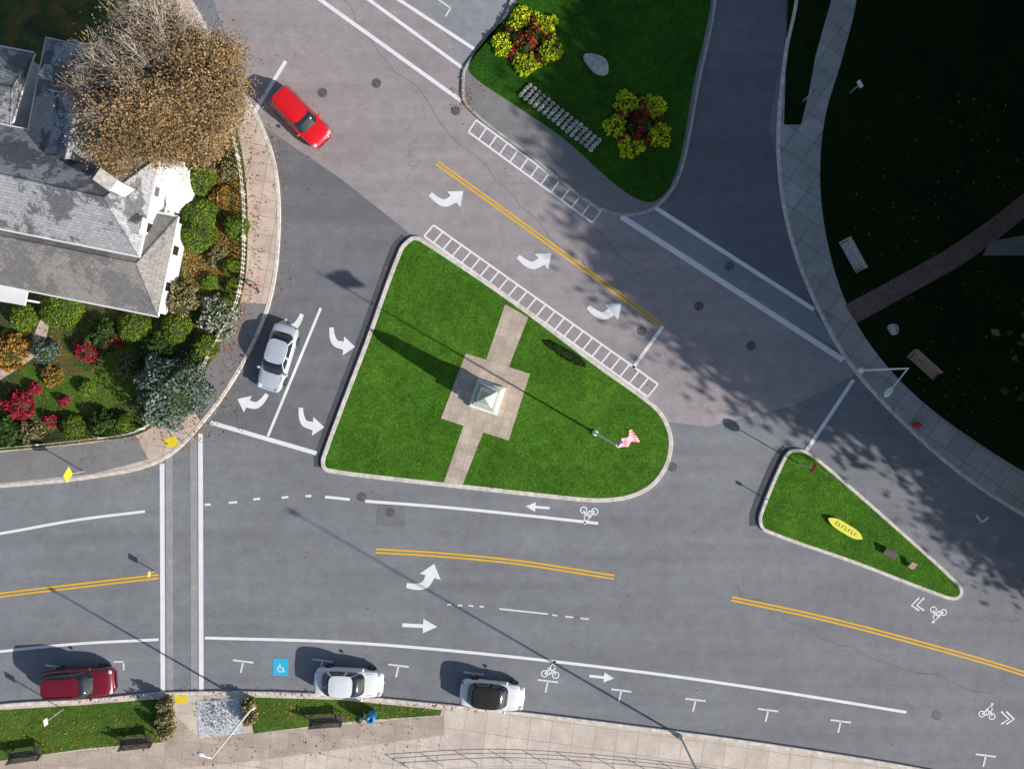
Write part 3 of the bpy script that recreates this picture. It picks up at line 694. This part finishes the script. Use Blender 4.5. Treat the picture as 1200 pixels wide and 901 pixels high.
def text(body,size,parent,loc,rot,mat,name='lettering'):
    cu=bpy.data.curves.new(name,'FONT'); cu.body=body; cu.size=size; cu.align_x='CENTER'; cu.align_y='CENTER'; cu.extrude=.003
    tmp=bpy.data.objects.new(name,cu); COL.objects.link(tmp)
    dg=bpy.context.evaluated_depsgraph_get(); me=bpy.data.meshes.new_from_object(tmp.evaluated_get(dg)); bpy.data.objects.remove(tmp)
    me.materials.clear(); me.materials.append(mat)
    o=bpy.data.objects.new(name,me); COL.objects.link(o); o.parent=parent; o.location=loc; o.rotation_euler=rot; return o
text('STOP',.24,s,(0,-.062,2.6),(math.radians(90),0,0),FWHITE)
sign((99,552),2.1,'diamond',YELS,'yellow diamond warning sign at corner sidewalk',math.radians(85),.55)
sign((181,669),1.0,'square',YELS,'small yellow crossing sign on centre line',math.radians(90),.26,z=.015)
sign((895,583),1.0,'square',DARKM,'short dark marker post on island kerb',math.radians(60),.16,z=.145)
sign((75,830),2.2,'square',WHITEP,'white parking sign on grass verge',math.radians(100),.3,z=.135)
sign((995,110),1.8,'square',WHITEP,'small white sign on shady lawn',math.radians(-60),.35)
sign((940,120),1.9,'square',plain('blue_sign_paint',(0.02,0.05,0.3),0.5),'small blue sign in grass strip',math.radians(60),.25)
e=empty('yellow_display_board',(*W(988,618),.145),math.radians(-31)); V=[];F=[]
n=16
for z_,sh in((.16,0.96),(.22,1.0),(.24,.98)):
    for i in range(n+1):
        t=-1+2*i/n; V.append((t*1.4*sh,.34*sh*(1-abs(t)**4),z_))
    for i in range(n-1,0,-1):
        t=-1+2*i/n; V.append((t*1.4*sh,-.34*sh*(1-abs(t)**4),z_))
m2=2*n
for k in range(2):
    for i in range(m2): F.append((k*m2+i,k*m2+(i+1)%m2,(k+1)*m2+(i+1)%m2,(k+1)*m2+i))
F.append(tuple(2*m2+i for i in range(m2)))
mesh_obj('board',V,F,YELB,e); V=[];F=[]
for s_ in(-.8,.8): bx(V,F,(s_,0,.08),(.08,.4,.16))
mesh_obj('stand',V,F,WOODB,e)
V=[];F=[]
for i,x_ in enumerate((-.75,-.5,-.25,0,.25,.5,.75)):
    bx(V,F,(x_,0,.244),(.045,.22,.006)); bx(V,F,(x_+.07,.09*(-1)**i,.2445),(.12,.04,.006))
mesh_obj('lettering',V,F,plain('dark_lettering',(.12,.10,.03),.7),e)
meta(e,'flat bright yellow pointed board with dark markings on lawn','display board')
for x,y,a,mt,l,w_ in((1040,647,-25,WOODD,'dark low plaque set in triangular lawn',.9),(1066,661,-25,WOODB,'small brown plaque on triangular lawn',.4)):
    e=empty('plaque',(*W(x,y),.145),math.radians(a)); V=[];F=[]; bx(V,F,(0,0,.3),(w_,.5,.05),Matrix.Rotation(.4,3,'X')); mesh_obj('plate',V,F,mt,e)
    V=[];F=[]; bx(V,F,(0,0,.12),(w_*.5,.12,.28)); mesh_obj('foot',V,F,GRAN,e); meta(e,l,'plaque')
e=empty('fire_hydrant',(*W(1071,498),.12)); V=[];F=[]
lathe(V,F,[(.2,0),(.2,.06),(.14,.08),(.14,.5),(.18,.52),(.18,.58),(.13,.68),(.05,.74),(.04,.8)],16); mesh_obj('barrel',V,F,REDP,e,True)
for a in(0,math.pi,math.pi/2):
    V=[];F=[]; tube(V,F,[(.1*math.cos(a),.1*math.sin(a),.4),(.24*math.cos(a),.24*math.sin(a),.4)],[.07,.07],10); mesh_obj('nozzle',V,F,REDP,e)
meta(e,'red fire hydrant on park sidewalk','fire hydrant')
e=empty('litter_bin',(*W(435,840,.8),.135)); V=[];F=[]
lathe(V,F,[(.27,0),(.3,.1),(.32,.85),(.35,.9),(.33,.95)],20); mesh_obj('bin_body',V,F,BLUES,e,True)
V=[];F=[]; lathe(V,F,[(.34,.95),(.30,1.03),(.2,1.1),(.18,1.1),(.17,1.0)],20); mesh_obj('lid',V,F,BLUES,e,True); meta(e,'blue round litter bin beside bench','litter bin')
e=empty('litter_bin',(*W(421,842,.8),.135)); V=[];F=[]
lathe(V,F,[(.2,0),(.22,.1),(.24,.75),(.26,.8),(.1,.9)],16); mesh_obj('bin_body',V,F,DARKM,e,True); meta(e,'dark round litter bin beside bench','litter bin')
def boulder(x,y,sx,sy,sz,rot,label,mat=STONE,z=.14):
    bm=bmesh.new(); bmesh.ops.create_icosphere(bm,subdivisions=3,radius=1)
    ph=[random.random()*6 for _ in range(6)]
    for v in bm.verts:
        d=1+.12*math.sin(3*v.co.x+ph[0])+.1*math.sin(4*v.co.y+ph[1])+.08*math.sin(5*v.co.z+ph[2])
        v.co*=d; v.co.x*=sx; v.co.y*=sy; v.co.z=max(-.1,v.co.z*sz)
    me=bpy.data.meshes.new('boulder'); bm.to_mesh(me); bm.free(); me.materials.append(mat)
    o=bpy.data.objects.new('boulder',me); COL.objects.link(o); o.location=(*W(x,y),z+sz*.3); o.rotation_euler=(0,0,math.radians(rot)); meta(o,label,'boulder')
boulder(698,77,.85,.62,.6,-38,'rounded grey boulder on lawn by flower beds')
boulder(1044,386,.3,.4,.6,20,'upright pale memorial stone on park lawn')
e=empty('railing',(0,0,0)); ox,oy=W(480,899)
e.location=(ox,oy,.12)
rp2=[(a-ox,b-oy) for a,b in px(cat([(480,899),(600,893),(720,899),(840,912),(1000,938)],False,6))]
for z_ in(.4,.72,1.0):
    V=[];F=[]; tube(V,F,[(a,b,z_) for a,b in rp2],[.02]*len(rp2),6); mesh_obj('rail',V,F,METAL,e)
for a,b in rp2[::2]:
    V=[];F=[]; tube(V,F,[(a,b,0),(a,b,1.02)],[.025,.025],8); mesh_obj('post',V,F,METAL,e)
meta(e,'low metal railing along the promenade','railing')

# ---------------------------------------------------------------- house
hs=empty('house',(*W(100,240,0),.13)); hx,hy=hs.location.x,hs.location.y
def hp(x,y,h): a=W3(x,y,h); return (a[0]-hx,a[1]-hy,h-.13)
def hip(eave,ridge,he,hr,mat,over=.35):
    E=[hp(x,y,he) for x,y in eave]; R=[hp(x,y,hr) for x,y in ridge]
    V=E+R; F=[(1,0,4),(3,2,5),(0,3,5,4),(2,1,4,5)]
    lo=[(a,b,c-.22) for a,b,c in E]
    mesh_obj('roof',V,F,mat,hs)
    V2=E+lo; F2=[(i,(i+1)%4,4+(i+1)%4,4+i) for i in range(4)]+[(7,6,5,4)]
    mesh_obj('eaves',V2,F2,WHITEP,hs)
    V=[];F=[]; tube(V,F,[(a,b,c-.03) for a,b,c in E+E[:1]],[.07]*5,6,False); mesh_obj('gutter_or_shade_strip',V,F,WHITEP,hs)
    e2=[(a,b) for a,b,_ in E]
    if area(e2)<0: e2=e2[::-1]
    cen=np.mean(np.array(e2),0); w=[]
    for q in e2:
        d=np.array(q)-cen; w.append(tuple(cen+d*(1-over*1.6/np.linalg.norm(d))))
    polysheet('wall',w,he-.3,SIDING,-.1,hs)
    V=[];F=[]; tube(V,F,[R[0],R[1]],[.06,.06],6); mesh_obj('ridge_cap',V,F,mat,hs)
    for c_,r_ in((0,0),(1,0),(2,1),(3,1)):
        V=[];F=[]; tube(V,F,[E[c_],R[r_]],[.05,.05],6); mesh_obj('hip_cap',V,F,mat,hs)
    return w
w1=hip([(188,183),(163,301),(-92,250),(-66,132)],[(122,232),(-40,196)],5.3,8.0,ROOF)
w2=hip([(150,66),(124,196),(28,176),(54,44)],[(101,66),(77,186)],5.2,7.6,ROOF)
w4=hip([(40,62),(12,152),(-110,128),(-85,38)],[(14,104),(-90,82)],5.0,7.2,ROOF)
w3=hip([(209,254),(185,371),(-82,318),(-58,200)],[(160,309),(-60,265)],3.1,5.0,ROOFB)
def windows(p,q,zs,ts,wd=.7,ht=1.1):
    p=np.array(p);q=np.array(q); d=(q-p)/np.linalg.norm(q-p); n_=np.array((d[1],-d[0])); cen=np.array(W(60,240))-np.array((hx,hy))
    if np.dot(n_,(p+q)/2-cen)<0: n_=-n_
    R=Matrix.Rotation(math.atan2(d[1],d[0]),3,'Z')
    for z in zs:
        for t in ts:
            c=p+(q-p)*t
            V=[];F=[]; bx(V,F,(*(c+n_*.02),z),(wd+.22,.08,ht+.22),R); mesh_obj('window_frame',V,F,WHITEP,hs)
            V=[];F=[]; bx(V,F,(*(c+n_*.05),z),(wd,.06,ht),R); mesh_obj('window',V,F,GLASS,hs)
def eastside(w): return sorted(w,key=lambda q:-q[0])[:2]
a,b=eastside(w1); windows(a,b,(3.9,),(.3,.7),.6,.9); a,b=eastside(w3); windows(a,b,(1.4,),(.3,.7),.6,.9)
a,b=sorted(w3,key=lambda q:q[1])[:2]; windows(a,b,(1.5,),(.1,.3,.5,.7,.9))
E=[hp(x,y,2.6) for x,y in((190,186),(216,190),(217,232),(196,250))]; E=[(a,b) for a,b,_ in E]
polysheet('porch_roof',E,2.5,WHITEP,2.35,hs)
E2=[tuple(np.mean(np.array(E),0)+(np.array(q)-np.mean(np.array(E),0))*.85) for q in E]; polysheet('porch_wall',E2,2.35,SIDING,-.1,hs)
def dormer(x,y,h,s,rot):
    c=hp(x,y,h); R=Matrix.Rotation(math.radians(rot),3,'Z'); V=[];F=[]
    bx(V,F,(c[0],c[1],c[2]-s[2]/2),s,R); mesh_obj('dormer',V,F,WHITEP,hs)
    V=[];F=[]
    for q in [(-.5,-.55,0),(.5,-.55,0),(.5,.55,0),(-.5,.55,0),(-.5,0,.5),(.5,0,.5)]:
        v=R@Vector((q[0]*(s[0]+.2),q[1]*(s[1]+.1),q[2]*.8)); V.append((c[0]+v.x,c[1]+v.y,c[2]+v.z))
    F=[(0,1,5,4),(2,3,4,5),(1,2,5),(3,0,4)]; mesh_obj('dormer_roof',V,F,ROOF,hs)
dormer(66,92,7.3,(1.5,1.2,1.6),-12); dormer(156,262,6.1,(.8,1.0,1.0),-12)
c=hp(124,211,8.6); R=Matrix.Rotation(math.radians(-35),3,'Z')
V=[];F=[]; bx(V,F,(c[0],c[1],c[2]-1.2),(1.1,.7,2.4),R); mesh_obj('chimney',V,F,WHITEP,hs)
V=[];F=[]; bx(V,F,(c[0],c[1],c[2]+.04),(1.22,.82,.1),R); mesh_obj('chimney_cap',V,F,GRAN,hs)
V=[];F=[]; c=hp(12,346,2.6); bx(V,F,(c[0],c[1],c[2]),(2.2,1.0,.12),Matrix.Rotation(math.radians(-11),3,'Z')); mesh_obj('porch_roof',V,F,WHITEP,hs)
for s_ in(-.9,.9):
    V=[];F=[]; tube(V,F,[(c[0]+s_,c[1]-.3,-.1),(c[0]+s_,c[1]-.3,c[2]-.07)],[.07,.07],8); mesh_obj('porch_post',V,F,WHITEP,hs)
meta(hs,'grey shingle roofed white clapboard house in corner garden','house')

# fence
FP=cat([(276,150),(287,200),(292,260),(286,345),(259,404),(226,454),(173,503),(110,515),(0,526),(-120,536)],False,8)
fpw=px([(a-3,b-1) for a,b in FP]); ox,oy=fpw[0]
fe=empty('picket_fence',(ox,oy,.13)); fl=[(a-ox,b-oy) for a,b in fpw]
for z_ in(.25,.6):
    V=[];F=[]; tube(V,F,[(a,b,z_) for a,b in fl],[.02]*len(fl),4); mesh_obj('rail',V,F,FENCEP,fe)
V=[];F=[]
for i in range(len(fl)-1):
    a=np.array(fl[i]);b=np.array(fl[i+1]); l=np.linalg.norm(b-a); R=Matrix.Rotation(math.atan2(*(b-a)[::-1]),3,'Z')
    k=max(1,int(l/.24))
    for j in range(k):
        c=a+(b-a)*(j+.5)/k; bx(V,F,(c[0],c[1],.38),(.08,.03,.76),R)
o=mesh_obj('picket',V,F,FENCEP,fe); o['kind']='stuff'
for q in fl[::6]:
    V=[];F=[]; bx(V,F,(*q,.43),(.11,.11,.86)); mesh_obj('post',V,F,FENCEP,fe)
meta(fe,'low cream wooden picket fence curving around the garden','fence')

# ---------------------------------------------------------------- vegetation
for x,y,r,h,mt,l in (
 (229,209,1.25,1.6,L_HEDGE,'round clipped green shrub beside white house'),(230,250,1.3,1.7,L_HEDGE,'round clipped green shrub beside white house'),
 (229,273,1.3,1.6,L_HEDGE,'round clipped green shrub beside white house'),(275,265,.9,1.1,L_HEDGE,'small clipped green shrub near fence'),
 (269,312,.65,.9,L_HEDGE,'small clipped green shrub near fence'),(271,335,.5,.7,L_HEDGE,'low green shrub near fence'),
 (212,350,1.2,1.5,L_TAN,'tan twiggy shrub by house corner'),(204,383,1.1,1.3,L_HEDGE,'green shrub by house corner'),
 (252,368,1.25,1.2,L_WHITEF,'white flowering shrub beside fence'),(240,405,.9,1.1,L_HEDGE,'light green shrub by fence'),
 (194,457,2.3,3.0,L_SPRUCE,'broad blue green conifer shrub in garden'),
 (68,362,1.5,1.4,L_HEDGE,'bushy yellow green shrub by porch'),(25,371,1.0,1.1,L_HEDGE,'round green shrub by porch'),
 (52,411,.8,.9,L_SPRUCE,'grey green shrub by the path'),(155,382,1.3,1.2,L_HEDGE,'dense green shrub below house wall'),
 (120,392,1.1,1.1,L_GREEN,'dark green shrub below house wall'),(180,412,1.2,1.1,L_GREEN,'dark green shrub in garden'),
 (100,410,.8,.8,L_RED,'reddish shrub in flower garden'),(130,398,.7,.8,L_RED,'reddish shrub in flower garden'),
 (20,474,1.0,1.1,L_RED,'crimson shrub in garden corner'),(60,492,.45,.6,L_RED,'small red flower clump'),(40,455,.4,.6,L_RED,'small red flower clump'),(75,470,.35,.5,L_RED,'small red flower clump'),
 (85,500,.9,.9,L_HEDGE,'green perennial clump near fence'),(120,495,.9,1.0,L_GREEN,'green perennial clump near fence'),(145,495,.7,.8,L_HEDGE,'light green perennial clump near fence'),
 (35,508,.8,.8,L_TAN,'tan perennial clump near fence'),(5,508,1.1,1.1,L_GREEN,'green shrub near fence'),(8,410,1.3,1.0,L_ORANGE,'orange autumn shrub near house'),
 (255,300,.7,.6,L_TAN,'tan autumn clump in garden border'),(258,230,.7,.7,L_ORANGE,'orange autumn clump in garden border'),(245,330,.6,.7,L_HEDGE,'green clump in garden border'),(268,200,.6,.6,L_TAN,'tan autumn clump near fence'),
 (228,420,.7,.9,L_GREEN,'green clump in garden border'),(100,455,.6,.7,L_HEDGE,'green clump on garden lawn'),(60,440,.7,.6,L_ORANGE,'orange clump on garden lawn'),
 (262,390,.55,.7,L_WHITEF,'white flower clump by fence'),(265,352,.5,.7,L_HEDGE,'green clump by the fence'),(150,430,.8,.5,L_TAN,'low tan plants on garden lawn'),
 (192,842,.5,1.5,L_TAN,'narrow clipped hedge beside crossing'),(193,858,.5,1.3,L_TAN,'narrow clipped hedge beside crossing'),(192,826,.45,1.3,L_TAN,'narrow clipped hedge beside crossing'),
 (291,842,.5,1.0,L_TAN,'brown clipped shrub at verge end'),(290,826,.45,1.0,L_TAN,'brown clipped shrub at verge end')):
    cl_=mt is L_HEDGE
    bush('garden_shrub',x,y,r,h,mt,int((2000 if cl_ else 1000)*r*r+400),l,leaf=.10 if cl_ else (.15 if r>.8 else .11),rough=.3 if cl_ else 1.0)
bush('planting',258,840,1.4,.7,L_SILVER,420,'wispy silvery low planting in stony bed',cat_='plant',leaf=.10,core=False)
bush('shadow_strip',662,414,1.8,.14,L_GREEN,2200,'low dark leafy strip imitating a cast shadow on lawn',cat_='plant',leaf=.08,squash=.2,ang=-31,z0=.14,rough=.5)  # flat dark leaves stand in for a cast shadow on the lawn
for cx,cy in((619,48),(748,145)):
    structure(polysheet('flower_bed',px([(cx+(31+4*math.sin(3*a))*math.cos(a),cy+(29+4*math.cos(4*a))*math.sin(a)) for a in np.linspace(0,2*math.pi,33)[:-1]]),.152,plain('dark_soil',(0.03,0.018,0.012),1)),'round dark soil flower bed')
    for k in range(5):
        a=2*math.pi*k/5+.5+random.uniform(-.15,.15); R_=random.uniform(26,29)
        for da,dr,rr in((0,0,.70),(.27,-2,.50),(-.27,-2,.50),(.08,7,.44)):
            bush('yellow_foliage_plant',cx+(R_+dr)*math.cos(a+da),cy+(R_-1+dr)*math.sin(a+da),rr*random.uniform(.88,1.12),.4,L_LIGHT,420,'yellow green foliage plant at flower bed edge',cat_='plant',leaf=.12,group='yellow foliage plants around flower beds',z0=.15,rough=1.5)
    for k in range(15):
        a=random.random()*6.28; rr=random.uniform(0,17)
        bush('red_flower_plant',cx+rr*math.cos(a),cy+rr*math.sin(a),.42,.6,random.choice([L_REDOR,L_REDOR,L_RED,L_GREEN]),160,'dark red and orange bedding plant',cat_='plant',leaf=.14,group='red bedding plants in flower beds',z0=.15)
    for k in range(5):
        a=2*math.pi*(k+.5)/5+.5; bush('red_flower_plant',cx+25*math.cos(a),cy+24*math.sin(a),.36,.45,random.choice([L_REDOR,L_RED]),120,'dark red and orange bedding plant',cat_='plant',leaf=.12,group='red bedding plants in flower beds',z0=.15)
structure(polysheet('flower_bed',px([(621,96),(708,167),(693,181),(606,112)]),.152,plain('dark_soil_strip',(0.03,0.035,0.015),1)),'long dark soil bed')
proto=None
for i in range(16):
    for j in range(4):
        t=(i+.5)/16; u=(j+.5)/4
        ax,ay=620+(706-620)*t,97+(166-97)*t; bx_,by_=606+(693-606)*t,112+(180-112)*t
        x_,y_=ax+(bx_-ax)*u,ay+(by_-ay)*u
        if proto is None:
            proto=bush('pale_bedding_plant',x_,y_,.15,.2,L_PALE,220,'pale green white bedding plant in neat rows',cat_='plant',leaf=.075,group='pale bedding plants in rows',z0=.15,rough=.4)
        else: dup(proto,(*W(x_,y_),.15),random.random()*6,random.uniform(.9,1.12))

def make_tree(base,h,R,leafmat,nclump,per,leafsize,label,barkm=BARK,z=.13,crown_z0=.35,twigs=0,bare=None,seed=1,name='tree',spread=.17,surf=.6,lobe=1.0):
    r_=np.random.default_rng(seed); e=empty(name,(*base,z))
    V=[];F=[]; th=h*crown_z0
    tube(V,F,[(0,0,0),(0.05,0,.4),(.0,.1,th*.6),(0,0,th),(0.1,0,h*.6)],[h*.045,h*.03,h*.025,h*.022,h*.012],10); mesh_obj('trunk',V,F,barkm,e,True)
    cz=h*(crown_z0+1)/2; rz=h*(1-crown_z0)/2
    cl=[]; V=[];F=[]
    for i in range(nclump):
        for _ in range(50):
            p=r_.uniform(-1,1,3)
            if .25<np.linalg.norm(p)<1: break
        p=p/np.linalg.norm(p)*np.linalg.norm(p)**surf
        az=math.atan2(p[1],p[0])
        lob=1+lobe*(.10*math.sin(3*az+seed)+.07*math.sin(5*az+2*seed)+.05*math.sin(9*az+seed))
        c=np.array((p[0]*R*.88*lob,p[1]*R*.88*lob,cz+p[2]*rz*.85)); cl.append(c)
        s=np.array((0,0,th*r_.uniform(.7,1.25))); mid=(s+c)/2+np.array((0,0,-.25*R*.3))+r_.normal(size=3)*.3
        tube(V,F,[s,(s*.6+mid*.4),mid,(mid+c)/2+r_.normal(size=3)*.15,c],[h*.012,h*.009,h*.006,h*.004,h*.002],5,False)
        tw=twigs
        if twigs and bare is not None and bare(c/R)>.9: tw=twigs//3
        for _ in range(tw):
            d=r_.normal(size=3); d[2]=abs(d[2])*.8; d/=np.linalg.norm(d); L_=r_.uniform(.4,1.1)
            m_=c+d*L_*.5+r_.normal(size=3)*.12; st_=c+(mid-c)*r_.random()*.5
            tube(V,F,[st_,m_,m_+d*L_*.5+r_.normal(size=3)*.2],[.022,.014,.007],3,False)
    mesh_obj('limbs',V,F,TWIG if twigs else barkm,e)
    pts=[]
    for c in cl:
        k=per
        if bare is not None: k=int(per*bare(c/R))
        if k<=0: continue
        q=r_.normal(size=(k,3))*np.array((R*spread,R*spread,R*.13)); pts.append(c+q)
    pts=np.concatenate(pts); v,f=leaves(pts,leafsize); npmesh('crown',v,f,leafmat,e)
    meta(e,label,'tree'); return e
make_tree(W(181,95,8.5),11.0,5.3,L_TREE,240,540,.115,'large autumn brown tree with bare twigs beside house',TWIG,crown_z0=.38,twigs=26,
   bare=lambda c:(0.08 if (c[1]-c[0]*.9>.15) else .35 if (c[1]-c[0]*.9>-.12) else 1.0),seed=3,spread=.10,surf=.5,lobe=1.5)
# park trees standing beside the junction that shade it
TR=[(1290,330,17,6.8),(1262,505,18.5,7.2),(1420,610,16,6.5),(1285,180,17,7),(1460,330,19,8),(1345,550,20.5,7.2),(1440,130,18,8),(1260,30,16,7),(1400,-60,16,7),(1580,250,19,8),(1540,745,15,5.5),(1620,660,18,7),(1160,-110,15,7),(1300,-170,14,7),(1240,400,19,8),(1380,470,21,7.5),(1380,250,20,8),(1350,90,19,7.5),(1500,450,21,8),
 (1310,490,20,7.5),(1420,555,22.5,7.5),(1330,390,21,8),(1540,600,19,7),(1480,660,15,6)]
t0=None
for i,(x,y,h,R) in enumerate(TR):
    if i in(0,1,4):
        t0=make_tree(W(x,y),h,R,L_GREEN,95,330,.42,'leafy park tree shading the lawn',seed=20+i,name='park_tree',spread=.19); t0['group']='park trees'; hh=h
    else:
        dup(t0,(*W(x,y),.13),random.random()*6,h/hh)
P=[]
def lit(poly_fn,n,z):
    for _ in range(n):
        x,y=poly_fn(); P.append((*W(x,y),z+random.random()*.02))
def alongcurve(C,i0,i1,spread,off=0):
    def f():
        k=random.uniform(i0,i1-1.001); i=int(k); t=k-i; a=np.array(C[i])*(1-t)+np.array(C[i+1])*t
        return a[0]+off+random.gauss(0,spread),a[1]+random.gauss(0,spread)
    return f
lit(alongcurve(SI,20,46,6,8),400,.15); lit(alongcurve(SO,19,66,3,7),350,.03); lit(lambda:(random.uniform(0,285),random.uniform(140,520)),5200,.17)
lit(lambda:(random.gauss(300,40),random.gauss(180,60)),200,.15); lit(alongcurve(BO,10,40,2,0),250,.16)
lit(lambda:(random.uniform(215,285),random.uniform(200,330)),2600,.2)
lit(lambda:(random.uniform(0,190),random.uniform(832,880)),300,.16); lit(lambda:(random.uniform(300,510),random.uniform(822,842)),250,.16)
lit(lambda:(random.gauss(550,8),random.gauss(112,14)),120,.15); lit(lambda:(random.uniform(380,780),random.uniform(290,580)),60,.17)
lit(lambda:(random.uniform(1000,1200),random.uniform(100,530)),200,.16); lit(lambda:(random.uniform(200,520),random.uniform(845,898)),200,.15)
lit(lambda:(random.uniform(330,1150),random.uniform(120,880)),120,.03)
P=np.array(P); v,f=leaves(P,.12)
v[:,2]=np.repeat(P[:,2],4)+rng.normal(size=len(v))*.008
o=npmesh('fallen_leaves',v,f,L_LITTER); meta(o,'scattered orange and brown fallen leaves on paving and lawn','fallen leaves','stuff')

# ---------------------------------------------------------------- person
def person(x,y,ang):
    bm=bmesh.new(); sk=bm.verts.layers.skin.verify()
    def v(c,r,rz=None):
        q=bm.verts.new(c); q[sk].radius=(r,rz or r); return q
    pel=v((0,0,.95),.155,.11); pel[sk].use_root=True
    wai=v((0,0,1.12),.13,.10); che=v((.02,0,1.35),.17,.12); nk=v((.02,0,1.5),.055); hd=v((.04,0,1.60),.085,.1); ht=v((.03,0,1.73),.075,.085)
    E=[(pel,wai),(wai,che),(che,nk),(nk,hd),(hd,ht)]
    for s,fw in((1,.28),(-1,-.25)):
        hip_=v((0,s*.09,.88),.09); kn=v((fw*.55+.03,s*.1,.48),.06); an=v((fw,s*.1,.09 if fw>0 else .13),.04); toe=v((fw+.17,s*.11,.04),.035)
        E+=[(pel,hip_),(hip_,kn),(kn,an),(an,toe)]
        sh=v((.02,s*.19,1.42),.065); el=v((-fw*.35,s*.25,1.14),.045); wr=v((-fw*.7+.08,s*.24,.92),.027); ha=v((-fw*.7+.11,s*.24,.85),.03,.02)
        E+=[(che,sh),(sh,el),(el,wr),(wr,ha)]
        for k in range(4):
            f1=v((-fw*.7+.09+.018*k,s*.24+.003*k,.79),.009); f2=v((-fw*.7+.10+.018*k,s*.232,.75+.004*abs(k-1.5)),.008); E+=[(ha,f1),(f1,f2)]
        t1=v((-fw*.7+.15,s*.225,.83),.009); t2=v((-fw*.7+.165,s*.22,.80),.008); E+=[(ha,t1),(t1,t2)]
    for a,b in E: bm.edges.new((a,b))
    me=bpy.data.meshes.new('person'); bm.to_mesh(me); bm.free()
    m_,nt,b=newmat('person_clothes_and_skin'); tc=N(nt,'ShaderNodeTexCoord'); sx=N(nt,'ShaderNodeSeparateXYZ'); nt.links.new(tc.outputs['Object'],sx.inputs[0])
    dv=N(nt,'ShaderNodeMath',operation='DIVIDE'); dv.inputs[1].default_value=1.8; nt.links.new(sx.outputs[2],dv.inputs[0])
    nt.links.new(ramp(nt,dv.outputs[0],[(0,(.6,.6,.6)),(.055,(.03,.035,.07)),(.53,(.45,.12,.14)),(.83,(.5,.3,.22))],'CONSTANT'),b.inputs['Base Color'])
    me.materials.append(m_)
    o=bpy.data.objects.new('person',me); COL.objects.link(o); o.location=(*W(x,y),.125); o.rotation_euler=(0,0,math.radians(ang))
    o.modifiers.new('Skin','SKIN'); o.modifiers.new('Sub','SUBSURF').levels=1
    V=[];F=[]; lathe(V,F,[(.09,1.62),(.108,1.68),(.1,1.76),(.06,1.81),(.01,1.83)],14); V=[(a+.015,b_,c) for a,b_,c in V]
    mesh_obj('hair',V,F,plain('brown_hair',(.06,.035,.02),.8),o,True)
    V=[];F=[]; tube(V,F,[(.12,0,1.66),(.15,0,1.62)],[.01,.016],6); mesh_obj('nose',V,F,m_,o)
    meta(o,'person in red top and dark trousers walking on sidewalk','person')
person(304,338,-95)

# ---------------------------------------------------------------- light and camera
el=math.radians(27); d=Vector((-0.865*math.cos(el),0.5*math.cos(el),-math.sin(el)))
sun=bpy.data.lights.new('sun','SUN'); sun.energy=5.0; sun.angle=math.radians(.6); sun.color=(1,.96,.90)
so_=bpy.data.objects.new('sun',sun); COL.objects.link(so_); so_.rotation_euler=d.to_track_quat('-Z','Y').to_euler(); so_.location=(40,-25,40)
w=bpy.data.worlds.new('World'); scene.world=w; w.use_nodes=True; nt=w.node_tree
sky=nt.nodes.new('ShaderNodeTexSky'); sky.sky_type='NISHITA'; sky.sun_disc=False; sky.sun_elevation=el; sky.sun_rotation=math.radians(120)
nt.links.new(sky.outputs[0],nt.nodes['Background'].inputs[0]); nt.nodes['Background'].inputs[1].default_value=0.10
cam=bpy.data.cameras.new('camera'); co=bpy.data.objects.new('camera',cam); COL.objects.link(co); co.location=(0,0,H); co.rotation_euler=(0,0,0)
cam.sensor_width=36; cam.lens=36*H/(1200/S); cam.clip_end=3000; scene.camera=co
scene.view_settings.view_transform='Standard'; scene.view_settings.look='None'; scene.view_settings.exposure=0
